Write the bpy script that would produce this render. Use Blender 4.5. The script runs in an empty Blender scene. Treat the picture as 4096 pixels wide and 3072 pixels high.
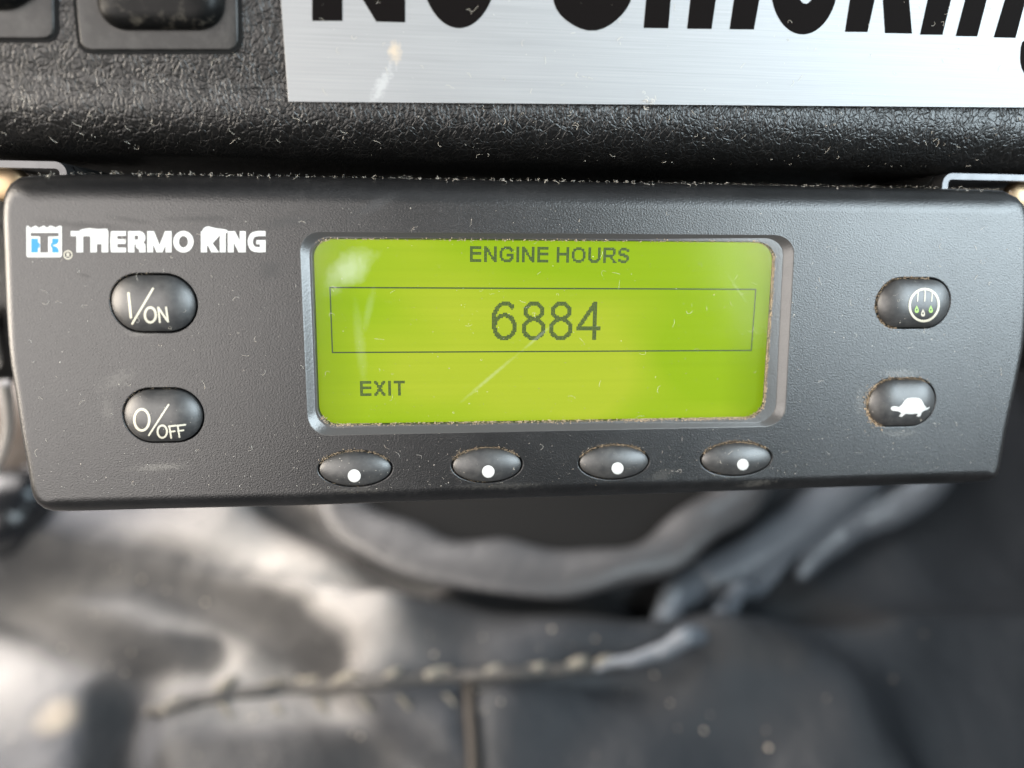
import bpy, math, random
import numpy as np
from mathutils import Matrix, Vector
from mathutils.geometry import delaunay_2d_cdt

random.seed(7); rng = np.random.default_rng(7)
S = bpy.context.scene
COL = S.collection

# ------------------------------------------------------------------ camera
F = 2850.0; PX, PY = 2048.0, 1536.0          # focal length and centre of the 4096 x 3072 photograph
PITCH = math.radians(44.0); CAM = np.array([0.0, 0.0, 0.4125])
cam = bpy.data.cameras.new('camera'); camo = bpy.data.objects.new('camera', cam); COL.objects.link(camo)
cam.sensor_width = 36.0; cam.lens = F / 4096.0 * 36.0
cam.clip_start = 0.005; cam.clip_end = 50
camo.location = CAM; camo.rotation_euler = (math.pi / 2 - PITCH, 0, 0)
cam.dof.use_dof = True; cam.dof.focus_distance = 0.1335; cam.dof.aperture_fstop = 6.2
S.camera = camo

# device frame: x right, y up the faceplate, z out of the faceplate
CW = np.array([[1, 0, 0], [0, -math.sin(PITCH), math.cos(PITCH)], [0, -math.cos(PITCH), -math.sin(PITCH)]])
def unit(v): v = np.array(v, float); return v / np.linalg.norm(v)
Xc = unit([(29000 - PX) / F, (1270 - PY) / F, 1]); Yc = -unit([(1900 - PX) / F, (16350 - PY) / F, 1])
Yc = unit(Yc - Xc * Yc.dot(Xc)); Zc = np.cross(Xc, Yc)
R = np.column_stack([Xc, Yc, Zc])            # device -> camera
DIST = 0.132
r0 = np.array([0, (1350 - PY) / F, 1.0]); O_c = r0 * (-DIST / r0.dot(Zc))
C_dev = R.T @ (-O_c)                          # camera centre seen from the device
Rw = CW @ R; Ow = CAM + CW @ O_c
M = Matrix(((*Rw[0], Ow[0]), (*Rw[1], Ow[1]), (*Rw[2], Ow[2]), (0, 0, 0, 1)))

def ray_dev(px, py): return R.T @ np.array([(px - PX) / F, (py - PY) / F, 1.0])
def on_plane(px, py, z=0.0):
    d = ray_dev(px, py); t = (z - C_dev[2]) / d[2]; return C_dev + d * t
def P2(px, py, z=0.0): return on_plane(px, py, z)[:2]
def on_floor(px, py, h=0.0):
    d = CW @ np.array([(px - PX) / F, (py - PY) / F, 1.0]); t = (h - CAM[2]) / d[2]; return CAM + d * t

# ------------------------------------------------------------------ world and lamps (cab windows left and right; added fill behind and over the floor)
W = bpy.data.worlds.new('World'); S.world = W; W.use_nodes = True
W.node_tree.nodes['Background'].inputs[0].default_value = (0.55, 0.6, 0.7, 1)
W.node_tree.nodes['Background'].inputs[1].default_value = 0.035
def area(name, dirv, dist, w, h, radiance, col, target=(0, 0, 0)):
    l = bpy.data.lights.new(name, 'AREA'); l.shape = 'RECTANGLE'; l.size = w; l.size_y = h
    l.energy = radiance * w * h * math.pi; l.color = col
    o = bpy.data.objects.new(name, l); COL.objects.link(o)
    p = Vector(unit(dirv)) * dist + Vector(target)
    wp = M @ p; wt = M @ Vector(target)
    o.location = wp; o.rotation_euler = (wt - wp).to_track_quat('-Z', 'Y').to_euler()
    return o
def dirang(az, el):
    a, e = math.radians(az), math.radians(el); return (math.sin(a) * math.cos(e), math.sin(e), math.cos(a) * math.cos(e))
area('right_window', dirang(47, 11), 0.85, 0.62, 0.60, 14.0, (0.78, 0.92, 1.0))
area('right_quarter_glass', dirang(24.5, 8), 0.85, 0.09, 0.45, 4.5, (1.0, 0.95, 0.85))
area('left_window', dirang(-44, 1), 0.62, 0.74, 0.52, 5.5, (1.0, 0.94, 0.895))
area('left_side_window', dirang(-88, 10), 0.80, 0.70, 0.42, 18.0, (1.0, 0.89, 0.75))
area('right_side_window', dirang(88, 18), 0.85, 0.50, 0.36, 11.0, (0.78, 0.92, 1.0))
area('rear_fill', dirang(4, 52), 1.1, 0.9, 0.5, 0.8, (0.92, 0.97, 1.0))  # added fill behind the camera, gives the sign something bright to reflect
def added_fill(name, loc, at, w, h, radiance, col):  # added lamps aimed at the floor; no opening is seen there
    o = area(name, (0, 0, 1), 1.0, w, h, radiance, col); o.location = loc
    o.rotation_euler = (Vector(at) - Vector(loc)).to_track_quat('-Z', 'Y').to_euler()
added_fill('left_floor_fill', (-0.66, 0.50, 0.36), (-0.12, 0.42, 0.0), 0.45, 0.5, 14.0, (1.0, 0.93, 0.88))  # added to light the leather from low on the left
added_fill('front_floor_fill', (-0.52, 1.12, 0.86), (-0.18, 0.42, 0.0), 0.75, 0.8, 9.0, (1.0, 0.95, 0.92))  # added to brighten the left leather from the front
added_fill('right_floor_fill', (0.70, 1.15, 0.80), (0.15, 0.45, 0.0), 0.30, 0.40, 16.0, (0.70, 0.88, 1.0))  # added for bluish highlights on the right hoses
S.view_settings.view_transform = 'Standard'; S.view_settings.look = 'None'
S.view_settings.exposure = -0.06; S.view_settings.gamma = 1.0

# ------------------------------------------------------------------ material helpers
class NT:
    def __init__(s, name):
        s.m = bpy.data.materials.new(name); s.m.use_nodes = True; s.t = s.m.node_tree; s.n = s.t.nodes
        s.b = s.n['Principled BSDF']; s.out = s.n['Material Output']; s._c = None; s._nc = {}
    def co(s):
        if s._c is None: s._c = s.n.new('ShaderNodeTexCoord').outputs['Object']
        return s._c
    def link(s, a, b): s.t.links.new(a, b)
    def put(s, sock, v):
        if hasattr(v, 'is_linked'): s.link(v, sock)
        else: sock.default_value = v
    def map(s, scale=(1, 1, 1), loc=(0, 0, 0), rot=(0, 0, 0), src=None):
        m = s.n.new('ShaderNodeMapping'); s.link(src or s.co(), m.inputs[0])
        m.inputs['Scale'].default_value = scale; m.inputs['Location'].default_value = loc; m.inputs['Rotation'].default_value = rot
        return m.outputs[0]
    def noise(s, scale, detail=2, rough=0.5, src=None, dist=0.0):
        n = s.n.new('ShaderNodeTexNoise'); s.link(src or s.co(), n.inputs['Vector'])
        n.inputs['Scale'].default_value = scale; n.inputs['Detail'].default_value = detail
        n.inputs['Roughness'].default_value = rough; n.inputs['Distortion'].default_value = dist
        return n.outputs[0]
    def cnoise(s, k):
        if k not in s._nc: s._nc[k] = s.noise(k, 4, 0.65)
        return s._nc[k]
    def voro(s, scale, src=None, feature='DISTANCE_TO_EDGE'):
        n = s.n.new('ShaderNodeTexVoronoi'); n.feature = feature; s.link(src or s.co(), n.inputs['Vector'])
        n.inputs['Scale'].default_value = scale; return n.outputs['Distance']
    def ramp(s, f, stops):
        r = s.n.new('ShaderNodeValToRGB'); s.link(f, r.inputs[0]); e = r.color_ramp.elements
        while len(e) < len(stops): e.new(0.5)
        for i, (p, c) in enumerate(stops):
            e[i].position = p; e[i].color = (c, c, c, 1) if isinstance(c, (int, float)) else (*c, 1)
        return r.outputs[0]
    def math(s, op, a, b=0.0, clamp=False):
        n = s.n.new('ShaderNodeMath'); n.operation = op; n.use_clamp = clamp
        s.put(n.inputs[0], a); s.put(n.inputs[1], b); return n.outputs[0]
    def mix(s, f, a, b):
        n = s.n.new('ShaderNodeMix'); n.data_type = 'RGBA'
        s.put(n.inputs[0], f)
        for k, v in ((6, a), (7, b)):
            s.put(n.inputs[k], (*v, 1) if isinstance(v, tuple) and len(v) == 3 else v)
        return n.outputs[2]
    def bump(s, h, strength, dist, prev=None):
        n = s.n.new('ShaderNodeBump'); n.inputs['Strength'].default_value = strength; n.inputs['Distance'].default_value = dist
        s.link(h, n.inputs['Height'])
        if prev: s.link(prev, n.inputs['Normal'])
        return n.outputs[0]
    def blob(s, cx, cy, rx, ry, ang=0.0, nscale=900, amt=1.0, sharp=0.5):
        """soft ragged patch around a point of the local xy plane"""
        m = s.n.new('ShaderNodeMapping'); m.vector_type = 'TEXTURE'; s.link(s.co(), m.inputs[0])
        m.inputs['Location'].default_value = (cx, cy, 0); m.inputs['Rotation'].default_value = (0, 0, ang)
        m.inputs['Scale'].default_value = (rx, ry, 1)
        sp = s.n.new('ShaderNodeSeparateXYZ'); s.link(m.outputs[0], sp.inputs[0])
        d = s.math('SQRT', s.math('ADD', s.math('MULTIPLY', sp.outputs[0], sp.outputs[0]), s.math('MULTIPLY', sp.outputs[1], sp.outputs[1])))
        v = s.math('ADD', d, s.math('MULTIPLY', s.math('SUBTRACT', s.cnoise(nscale), 0.5), 2.2 * sharp))
        return s.math('MULTIPLY', s.ramp(v, [(0.25, 1.0), (1.0, 0.0)]), amt)
    def spec(s, base=None, rough=None, metal=None, normal=None, specular=None, **k):
        b = s.b.inputs
        if base is not None: s.put(b['Base Color'], (*base, 1) if isinstance(base, tuple) and len(base) == 3 else base)
        if rough is not None: s.put(b['Roughness'], rough)
        if metal is not None: s.put(b['Metallic'], metal)
        if specular is not None: s.put(b['Specular IOR Level'], specular)
        if normal is not None: s.link(normal, b['Normal'])
        for n, v in k.items(): s.put(b[n.replace('_', ' ')], v)
        return s.m

def simple(name, col, rough=0.5, metal=0.0, **k): return NT(name).spec(col, rough, metal, **k)

# ------------------------------------------------------------------ mesh helpers
class Thing: pass
def finish(o, label=None, cat=None, group=None, kind=None):
    if label: o['label'] = label
    if cat: o['category'] = cat
    if group: o['group'] = group
    if kind: o['kind'] = kind
    return o
def thing(name, origin, label, cat, group=None, frame=M):
    o = bpy.data.objects.new(name, None); COL.objects.link(o); o.empty_display_size = 0.01
    o.matrix_world = frame @ Matrix.Translation(Vector(origin)); o['o'] = list(map(float, origin)); 
    finish(o, label, cat, group); return o
def mesh(name, V, Fs, mat, parent=None, origin=None, frame=M, smooth=True, normals=None, **tags):
    V = np.asarray(V, float)
    if parent is not None:
        r = parent
        while r.parent: r = r.parent
        o0 = np.array(r['o']) if 'o' in r else np.zeros(3)
    else: o0 = np.array(origin if origin is not None else (0, 0, 0), float)
    me = bpy.data.meshes.new(name); me.from_pydata((V - o0).tolist(), [], [list(map(int, f)) for f in Fs]); me.update()
    me.materials.append(mat)
    me.polygons.foreach_set('use_smooth', [smooth] * len(me.polygons))
    if normals is not None: me.normals_split_custom_set_from_vertices([tuple(n) for n in normals])
    o = bpy.data.objects.new(name, me); COL.objects.link(o)
    if parent is not None: o.parent = parent
    else: o.matrix_world = frame @ Matrix.Translation(Vector(o0)); o['o'] = list(map(float, o0))
    finish(o, **tags); return o

def catmull(pts, n, closed=True):
    pts = np.asarray(pts, float); k = len(pts); out = []
    segs = k if closed else k - 1
    for i in range(segs):
        g = lambda j: pts[j % k] if closed else pts[min(max(j, 0), k - 1)]
        a, b, c, d = g(i - 1), g(i), g(i + 1), g(i + 2)
        for u in np.linspace(0, 1, n, endpoint=False):
            out.append(0.5 * ((2 * b) + (c - a) * u + (2 * a - 5 * b + 4 * c - d) * u * u + (3 * b - a - 3 * c + d) * u ** 3))
    if not closed: out.append(pts[-1])
    return np.array(out)
def resample(L, n):
    L = np.asarray(L); Lc = np.vstack([L, L[:1]]); d = np.r_[0, np.cumsum(np.linalg.norm(np.diff(Lc, axis=0), axis=1))]
    t = np.linspace(0, d[-1], n, endpoint=False); return np.column_stack([np.interp(t, d, Lc[:, k]) for k in range(L.shape[1])])
def loop_normals(L):
    t = np.roll(L, -1, 0) - np.roll(L, 1, 0); n = np.column_stack([t[:, 1], -t[:, 0]]); n /= np.linalg.norm(n, axis=1)[:, None] + 1e-12
    area2 = np.sum(L[:, 0] * np.roll(L[:, 1], -1) - np.roll(L[:, 0], -1) * L[:, 1])
    return n if area2 > 0 else -n            # outward
def ccw(L):
    a = np.sum(L[:, 0] * np.roll(L[:, 1], -1) - np.roll(L[:, 0], -1) * L[:, 1]); return L if a > 0 else L[::-1]
def inside(L, P):
    x, y = P[:, 0], P[:, 1]; c = np.zeros(len(P), bool); j = len(L) - 1
    for i in range(len(L)):
        xi, yi = L[i]; xj, yj = L[j]
        if yi != yj: c ^= ((yi > y) != (yj > y)) & (x < (xj - xi) * (y - yi) / (yj - yi) + xi)
        j = i
    return c
def fill(adds, cuts=(), extra=None, k=1000.0):
    """union of closed outlines minus the cuts, triangulated without overlaps; returns 2-D verts, tris"""
    V, E = [], []; own = [a[1] if isinstance(a, tuple) else None for a in adds]; adds = [a[0] if isinstance(a, tuple) else a for a in adds]
    for L in list(adds) + list(cuts) + [o for o in own if o is not None]:
        s = len(V); n = len(L); V += [Vector((p[0] * k, p[1] * k)) for p in L]; E += [(s + i, s + (i + 1) % n) for i in range(n)]
    if extra is not None: V += [Vector((p[0] * k, p[1] * k)) for p in extra]
    v, e, f, *_ = delaunay_2d_cdt(V, E, [], 0, 1e-5)
    v = np.array([(p.x, p.y) for p in v]) / k; f = np.array([t for t in f if len(t) == 3])
    c = v[f].mean(1); keep = np.zeros(len(f), bool)
    for L, o in zip(adds, own):
        k_ = inside(np.asarray(L), c)
        if o is not None: k_ &= ~inside(np.asarray(o), c)
        keep |= k_
    for L in cuts: keep &= ~inside(np.asarray(L), c)
    return v, f[keep]
def bridge(n, a, b, flip=False):
    q = [[a + i, a + (i + 1) % n, b + (i + 1) % n, b + i] for i in range(n)]
    return [x[::-1] for x in q] if flip else q
def stack(loops, normals=None):
    """rings of equal length (k,n,3) -> verts, quads"""
    n = len(loops[0]); V = np.vstack(loops); Fs = []
    for i in range(len(loops) - 1): Fs += bridge(n, i * n, (i + 1) * n)
    return V, Fs
def ellipse(cx, cy, rx, ry, n=40, ang=0.0):
    t = np.linspace(0, 2 * math.pi, n, endpoint=False); x, y = rx * np.cos(t), ry * np.sin(t)
    c, s = math.cos(ang), math.sin(ang); return np.column_stack([cx + x * c - y * s, cy + x * s + y * c])
def stroke(pts, w, cap=5):
    """outline of a thick open line with round ends"""
    pts = np.asarray(pts, float); d = np.gradient(pts, axis=0); d /= np.linalg.norm(d, axis=1)[:, None]
    n = np.column_stack([-d[:, 1], d[:, 0]]) * w / 2; left = pts + n; right = pts - n
    def capf(p, dd):
        a0 = math.atan2(dd[1], dd[0]); return [p + w / 2 * np.array([math.cos(a), math.sin(a)]) for a in np.linspace(a0 + math.pi / 2, a0 - math.pi / 2, cap + 2)[1:-1]]
    return np.array(list(left) + capf(pts[-1], d[-1]) + list(right[::-1]) + capf(pts[0], -d[0]))
def line(a, b, w, n=8): return stroke(np.linspace(a, b, n), w)
def tube(path, rad, n=8, closed=False):
    path = np.asarray(path, float); k = len(path); rad = np.broadcast_to(rad, (k,)) if np.ndim(rad) < 2 else rad
    T = np.gradient(path, axis=0) if not closed else np.roll(path, -1, 0) - np.roll(path, 1, 0)
    T /= np.linalg.norm(T, axis=1)[:, None] + 1e-15
    up = np.array([0.13, 0.21, 0.97]); V = []
    for i in range(k):
        a = np.cross(T[i], up); a /= np.linalg.norm(a) + 1e-15; b = np.cross(T[i], a)
        for j in range(n):
            t = 2 * math.pi * j / n; V.append(path[i] + rad[i] * (math.cos(t) * a + math.sin(t) * b))
    Fs = []
    for i in range(k if closed else k - 1): Fs += bridge(n, i * n, ((i + 1) % k) * n)
    if not closed: Fs += [list(range(n)), list(range((k - 1) * n, k * n))[::-1]]
    return np.array(V), Fs
def join(parts):
    V, Fs, s = [], [], 0
    for v, f in parts:
        V.append(np.asarray(v)); Fs += [[i + s for i in q] for q in f]; s += len(v)
    return np.vstack(V), Fs
def box(x0, x1, y0, y1, z0, z1):
    V = [(x, y, z) for z in (z0, z1) for y in (y0, y1) for x in (x0, x1)]
    return np.array(V, float), [[0, 2, 3, 1], [4, 5, 7, 6], [0, 1, 5, 4], [2, 6, 7, 3], [0, 4, 6, 2], [1, 3, 7, 5]]
def lift(v2, zf): return np.column_stack([v2, [zf(x, y) for x, y in v2]])

# ------------------------------------------------------------------ dashboard (the surface the unit hangs from)
Y0 = P2(2048, 430, 0)[1]; Z0 = -0.002; TILT = math.radians(8.6); RL = 0.010
Ud = np.array([0, math.cos(TILT), math.sin(TILT)]); Nd = np.array([0, -math.sin(TILT), math.cos(TILT)])
def on_dash(px, py, off=0.0):
    d = ray_dev(px, py); p0 = np.array([0, Y0, Z0]) + Nd * off
    t = (p0 - C_dev).dot(Nd) / d.dot(Nd); return C_dev + d * t
t = NT('dash_vinyl')
warp = t.n.new('ShaderNodeMix'); warp.data_type = 'VECTOR'; warp.inputs[0].default_value = 0.0016
nz = t.n.new('ShaderNodeTexNoise'); nz.inputs['Scale'].default_value = 240; nz.inputs['Detail'].default_value = 3; t.link(t.co(), nz.inputs['Vector'])
va = t.n.new('ShaderNodeVectorMath'); va.operation = 'MULTIPLY_ADD'; t.link(nz.outputs['Color'], va.inputs[0]); va.inputs[1].default_value = (0.0035,) * 3; t.link(t.co(), va.inputs[2])
wv = t.map((1.25, 0.8, 1), src=va.outputs[0])
cr = t.ramp(t.voro(660, wv), [(0.0, 0.0), (0.11, 1.0)]); cr2 = t.ramp(t.voro(1150, wv), [(0.0, 0.0), (0.3, 1.0)])
hgt = t.math('ADD', t.math('MULTIPLY', cr, t.noise(300, 2)), t.math('MULTIPLY', cr2, 0.35))
hgt = t.math('ADD', hgt, t.math('MULTIPLY', t.noise(1800, 3), 0.5))
dustm = t.math('MULTIPLY', t.math('SUBTRACT', 1.0, cr), t.ramp(t.noise(150, 4, 0.7), [(0.45, 0.0), (0.75, 0.45)]))
base = t.mix(dustm, (0.0025, 0.0024, 0.0023), (0.035, 0.033, 0.031))
DASH = t.spec(base, t.math('ADD', 0.29, t.math('MULTIPLY', t.noise(500, 3), 0.16)), normal=t.bump(hgt, 0.60, 0.00024), specular=0.58)
prof = [(Y0 + 0.24 * math.cos(TILT), Z0 + 0.24 * math.sin(TILT))]
for s in np.linspace(0.2, 0.004, 12): prof.append((Y0 + s * math.cos(TILT), Z0 + s * math.sin(TILT)))
cy, cz = Y0 + RL * math.sin(TILT), Z0 - RL * math.cos(TILT)
for a in np.linspace(-TILT, math.pi / 2, 22): prof.append((cy - RL * math.sin(a), cz + RL * math.cos(a)))
yb = cy - RL
prof += [(yb + 0.0004, cz - 0.02), (yb + 0.001, cz - 0.06), (yb - 0.001, cz - 0.068), (yb - 0.004, cz - 0.071), (yb - 0.03, cz - 0.073), (yb - 0.055, cz - 0.075), (yb - 0.055, cz - 0.09), (yb + 0.3, cz - 0.09)]
xs = np.linspace(-0.36, 0.36, 41); V, Fs = [], []
for x in xs: V += [(x, p[0], p[1]) for p in prof]
k = len(prof)
for i in range(len(xs) - 1):
    for j in range(k - 1): Fs.append([i * k + j, i * k + j + 1, (i + 1) * k + j + 1, (i + 1) * k + j])
dash = mesh('dashboard', V, Fs, DASH, kind='structure', label='black grained vinyl dashboard with rounded lower lip')

BLACK = simple('matt_black', (0.004, 0.004, 0.004), 0.8, specular=0.2)
# ------------------------------------------------------------------ dash switches, top left
t = NT('switch_plastic'); SWITCH = t.spec(t.mix(t.ramp(t.noise(260, 5, 0.7), [(0.45, 0.0), (0.75, 0.5)]), (0.007, 0.0068, 0.0066), (0.06, 0.057, 0.052)), 0.42, normal=t.bump(t.noise(2200, 2), 0.2, 0.0001))
t = NT('rocker_gloss'); ROCK = t.spec(t.mix(t.ramp(t.noise(420, 6, 0.75), [(0.52, 0.0), (0.72, 0.7)]), (0.003, 0.003, 0.003), (0.09, 0.08, 0.065)), t.math('ADD', 0.30, t.math('MULTIPLY', t.noise(300, 4), 0.25)), specular=0.2)
def dash_slab(name, loop_px, off0, off1, bev, mat, parent, n=96, dome=0.0):
    """rounded plate lying on the dash face; the outline is given on the dash"""
    L = np.array([on_dash(*p) for p in loop_px]); base = np.array([0, Y0, Z0])
    uv = np.column_stack([L[:, 0], (L - base) @ Ud]); uv = ccw(resample(uv, n)); nn = loop_normals(uv); rings = []
    for ins, o in [(0, off0), (0, off1 - bev)] + [(bev * (1 - math.cos(a)), off1 - bev + bev * math.sin(a)) for a in np.linspace(0.3, math.pi / 2, 5)]:
        p = uv - nn * ins; rings.append(np.array([base + Ud * q[1] + Nd * o + np.array([q[0], 0, 0]) for q in p]))
    c = uv.mean(0)
    for s in (0.9, 0.7, 0.45, 0.2):
        p = c + (uv - nn * bev - c) * s; rings.append(np.array([base + Ud * q[1] + Nd * (off1 + dome * (1 - s * s)) + np.array([q[0], 0, 0]) for q in p]))
    V, Fs = stack(rings); Fs.append(list(range(len(V) - n, len(V)))); return mesh(name, V, Fs, mat, parent)
def rrect(x0, x1, y0, y1, r, n=8):
    P = []
    for cx, cy, a in ((x1 - r, y0 + r, -90), (x1 - r, y1 - r, 0), (x0 + r, y1 - r, 90), (x0 + r, y0 + r, 180)):
        for b in np.linspace(a, a + 90, n): P.append((cx + r * math.cos(math.radians(b)), cy + r * math.sin(math.radians(b))))
    return np.array(P)
def skew(L, x0, x1, k0, k1):
    return np.column_stack([L[:, 0] + np.interp(L[:, 0], [x0, x1], [k0, k1]) * (L[:, 1] - 200), L[:, 1]])
for nm, x0, x1, y1, lab in (('rocker_switch', 328, 958, 204, 'black rocker switch with wide dusty rocker beside the brushed metal sign'),
                            ('push_switch', -330, 226, 158, 'dash switch plate with dark round button cut off by the left edge')):
    c = on_dash((x0 + x1) / 2, 0); th = thing(nm, c, lab, 'switch', 'dash switches above the unit')
    dash_slab('gap_frame', skew(rrect(x0 - 16, x1 + 13, -720, y1 + 13, 50), x0, x1, 0.10, 0.02), -0.001, 0.00022, 0.0001, BLACK, th)
    dash_slab('plate', skew(rrect(x0, x1, -700, y1, 42), x0, x1, 0.10, 0.02), 0.0, 0.0006, 0.0004, SWITCH, th)
    if nm == 'rocker_switch':
        dash_slab('rocker', skew(rrect(420, 905, -560, 124, 100), x0, x1, 0.10, 0.02), 0.0004, 0.0035, 0.0026, ROCK, th, dome=0.001)
    else:
        dash_slab('button', ellipse(20, -95, 150, 140, 60), 0.0004, 0.004, 0.003, ROCK, th, dome=0.001)

# ------------------------------------------------------------------ no smoking sign
t = NT('brushed_aluminium')
br = t.noise(1.0, 3, 0.6, src=t.map((14, 2600, 1))); br2 = t.noise(1.0, 2, 0.5, src=t.map((60, 6000, 1))); cl = t.noise(18, 3)
shade = t.math('ADD', t.math('MULTIPLY', br, 0.5), t.math('MULTIPLY', br2, 0.5))
bc = t.mix(t.ramp(shade, [(0.3, 0.0), (0.7, 1.0)]), (0.27, 0.275, 0.28), (0.36, 0.362, 0.365))
so = on_dash(1135, 410); 
def loc(px, py): return on_dash(px, py) - so
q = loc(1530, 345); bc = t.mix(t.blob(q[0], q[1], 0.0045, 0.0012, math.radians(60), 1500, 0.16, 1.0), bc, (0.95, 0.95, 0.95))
q = loc(1580, 215); bc = t.mix(t.blob(q[0], q[1], 0.0014, 0.0020, 0, 1500, 0.6, 0.7), bc, (0.62, 0.50, 0.36))
ALU = t.spec(bc, t.math('ADD', 0.50, t.math('MULTIPLY', shade, 0.16)), 0.75, normal=t.bump(shade, 0.25, 0.00006))
t.b.inputs['Anisotropic'].default_value = 0.75; t.b.inputs['Anisotropic Rotation'].default_value = 0.0
tg = t.n.new('ShaderNodeTangent'); tg.direction_type = 'RADIAL'; tg.axis = 'Y'
t.b.inputs['Anisotropic'].default_value = 0.0
INK = simple('black_ink', (0.0055, 0.0045, 0.0043), 0.7, specular=0.03)
sign = thing('no_smoking_sign', so, 'brushed aluminium plate with large black no smoking lettering stuck on the dashboard', 'sign')
cor = [on_dash(1157, 408), on_dash(4700, 436), on_dash(4700, -1000), on_dash(1053, -1000)]
V, Fs = [], []
for off in (0.0001, 0.0009, 0.0010):
    ins = 0.0001 if off > 0.00095 else 0
    for i, p in enumerate(cor):
        cc = sum(cor) / 4; V.append(p + Nd * off - unit(cc - p) * (-ins))
Fs = bridge(4, 0, 4) + bridge(4, 4, 8) + [[8, 9, 10, 11]]
mesh('plate', V, Fs, ALU, sign, smooth=False)
def flat_letters(name, adds, cuts, mapf, mat, parent, off):
    A = [np.array([mapf(*p) for p in L]) for L in adds]; Cu = [np.array([mapf(*p) for p in L]) for L in cuts]
    base = np.array([0, Y0, Z0]); to = lambda L: np.column_stack([L[:, 0], (L - base) @ Ud])
    v, f = fill([to(L) for L in A], [to(L) for L in Cu])
    V = [base + np.array([x, 0, 0]) + Ud * u + Nd * off for x, u in v]
    return mesh(name, V, f, mat, parent, smooth=False)
let = {'letter_n': ([[(1253, 87), (1373, 87), (1373, -130), (1507, 90), (1622, 93), (1622, -420), (1500, -420), (1500, -200), (1370, -420), (1250, -420)]], []),
 'letter_o': ([ellipse(1836, -150, 156, 266, 60)], [ellipse(1836, -150, 46, 140, 40)]),
 'letter_s': ([stroke(catmull([(2470, -330), (2440, -375), (2371, -385), (2290, -345), (2290, -270), (2371, -190), (2450, -110), (2455, -10), (2371, 62), (2285, 20), (2268, -50)], 6, False), 128)], []),
 'letter_m': ([[(2568, 115), (2666, 116), (2676, 0), (2690, -260), (2590, -260), (2578, 0)], [(2741, 118), (2838, 119), (2855, 0), (2868, -200), (2768, -200), (2754, 0)], [(2910, 120), (3006, 121), (3028, 0), (3045, -200), (2942, -200), (2927, 0)], stroke([(2690, -190), (2740, -240), (2800, -240), (2818, -190)], 90), stroke([(2868, -190), (2910, -240), (2980, -240), (2995, -190)], 90)], []),
 'letter_o.001': ([ellipse(3207, -65, 134, 206, 50, 0.06)], [ellipse(3215, -65, 38, 84, 30, 0.06)]),
 'letter_k': ([[(3368, 130), (3457, 131), (3486, 0), (3560, -420), (3460, -420), (3388, 0)], [(3527, 135), (3634, 137), (3622, 0), (3600, -110), (3720, -250), (3600, -250), (3500, -130), (3518, 0)]], []),
 'letter_i': ([[(3666, 141), (3755, 142), (3789, 0), (3850, -260), (3762, -260), (3697, 0)], [(3785, -330), (3870, -330), (3890, -420), (3805, -420)]], []),
 'letter_n.001': ([[(3808, 147), (3893, 148), (3931, 0), (3985, -260), (3900, -260), (3846, 0)], [(3959, 152), (4045, 154), (4086, 0), (4130, -170), (4040, -170), (4004, 0)], stroke([(3980, -170), (4020, -220), (4070, -220), (4090, -160)], 84)], []),
 'letter_g': ([stroke(catmull([(4112, 195), (4119, 270), (4200, 310), (4290, 270), (4330, 120), (4390, -240)], 6, False), 92), ellipse(4260, -60, 125, 200, 50, 0.15)], [ellipse(4258, -60, 40, 90, 30, 0.15)])}
for i, (nm, (a, c)) in enumerate(let.items()): flat_letters(nm, a, c, on_dash, INK, sign, 0.00104)

# ------------------------------------------------------------------ control unit
LO = P2(2060, 1380)
unit_o = np.array([LO[0], LO[1], 0.0])
unit_t = thing('control_unit', unit_o, 'black plastic in-cab refrigeration control unit with green display and eight buttons', 'control unit')
out_px = [(112, 702), (392, 694), (900, 700), (1500, 709), (2100, 721), (2800, 733), (3400, 746), (3962, 757), (4032, 768), (4075, 794), (4096, 850), (4098, 1000), (4096, 1200), (4086, 1360), (4068, 1470), (4047, 1570), (4021, 1690), (3999, 1810), (3988, 1870), (3974, 1908), (3940, 1926), (3850, 1932), (3400, 1948), (2900, 1966), (2300, 1985), (1700, 2005), (1200, 2023), (600, 2037), (260, 2046), (185, 2036), (146, 2000), (128, 1950), (112, 1850), (88, 1720), (66, 1570), (42, 1420), (30, 1250), (20, 1000), (14, 850), (22, 770), (52, 720)]
OUT = ccw(resample(catmull([P2(x, y, -0.0022) for x, y in out_px], 8), 300)); ON_ = loop_normals(OUT)
for _ in range(2): ON_ = (np.roll(ON_, 1, 0) + ON_ * 2 + np.roll(ON_, -1, 0)); ON_ /= np.linalg.norm(ON_, axis=1)[:, None]
Bv = 0.0024 + 0.0026 * np.clip(ON_[:, 1], 0, 1) ** 2 + 0.0012 * np.clip(-ON_[:, 1], 0, 1) ** 2
Bz = 0.0028 + 0.0006 * np.clip(ON_[:, 1], 0, 1) ** 2
rings, norms = [], []
for ins, z in ((0.0035, -0.030), (0.0030, -0.0125), (0.0012, -0.0122), (0.0005, -0.0118), (0.00015, -0.009)):
    rings.append(np.column_stack([OUT - ON_ * ins, np.full(300, z)])); norms.append(np.column_stack([ON_, np.zeros(300)]))
for a in np.linspace(0, math.pi / 2, 9):
    rings.append(np.column_stack([OUT - ON_ * (Bv * (1 - math.cos(a)))[:, None], -Bz * (1 - math.sin(a))]))
    nn = np.column_stack([ON_ * math.cos(a), np.full(300, math.sin(a))]); norms.append(nn / np.linalg.norm(nn, axis=1)[:, None])
face_loop = rings[-1][:, :2]

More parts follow.
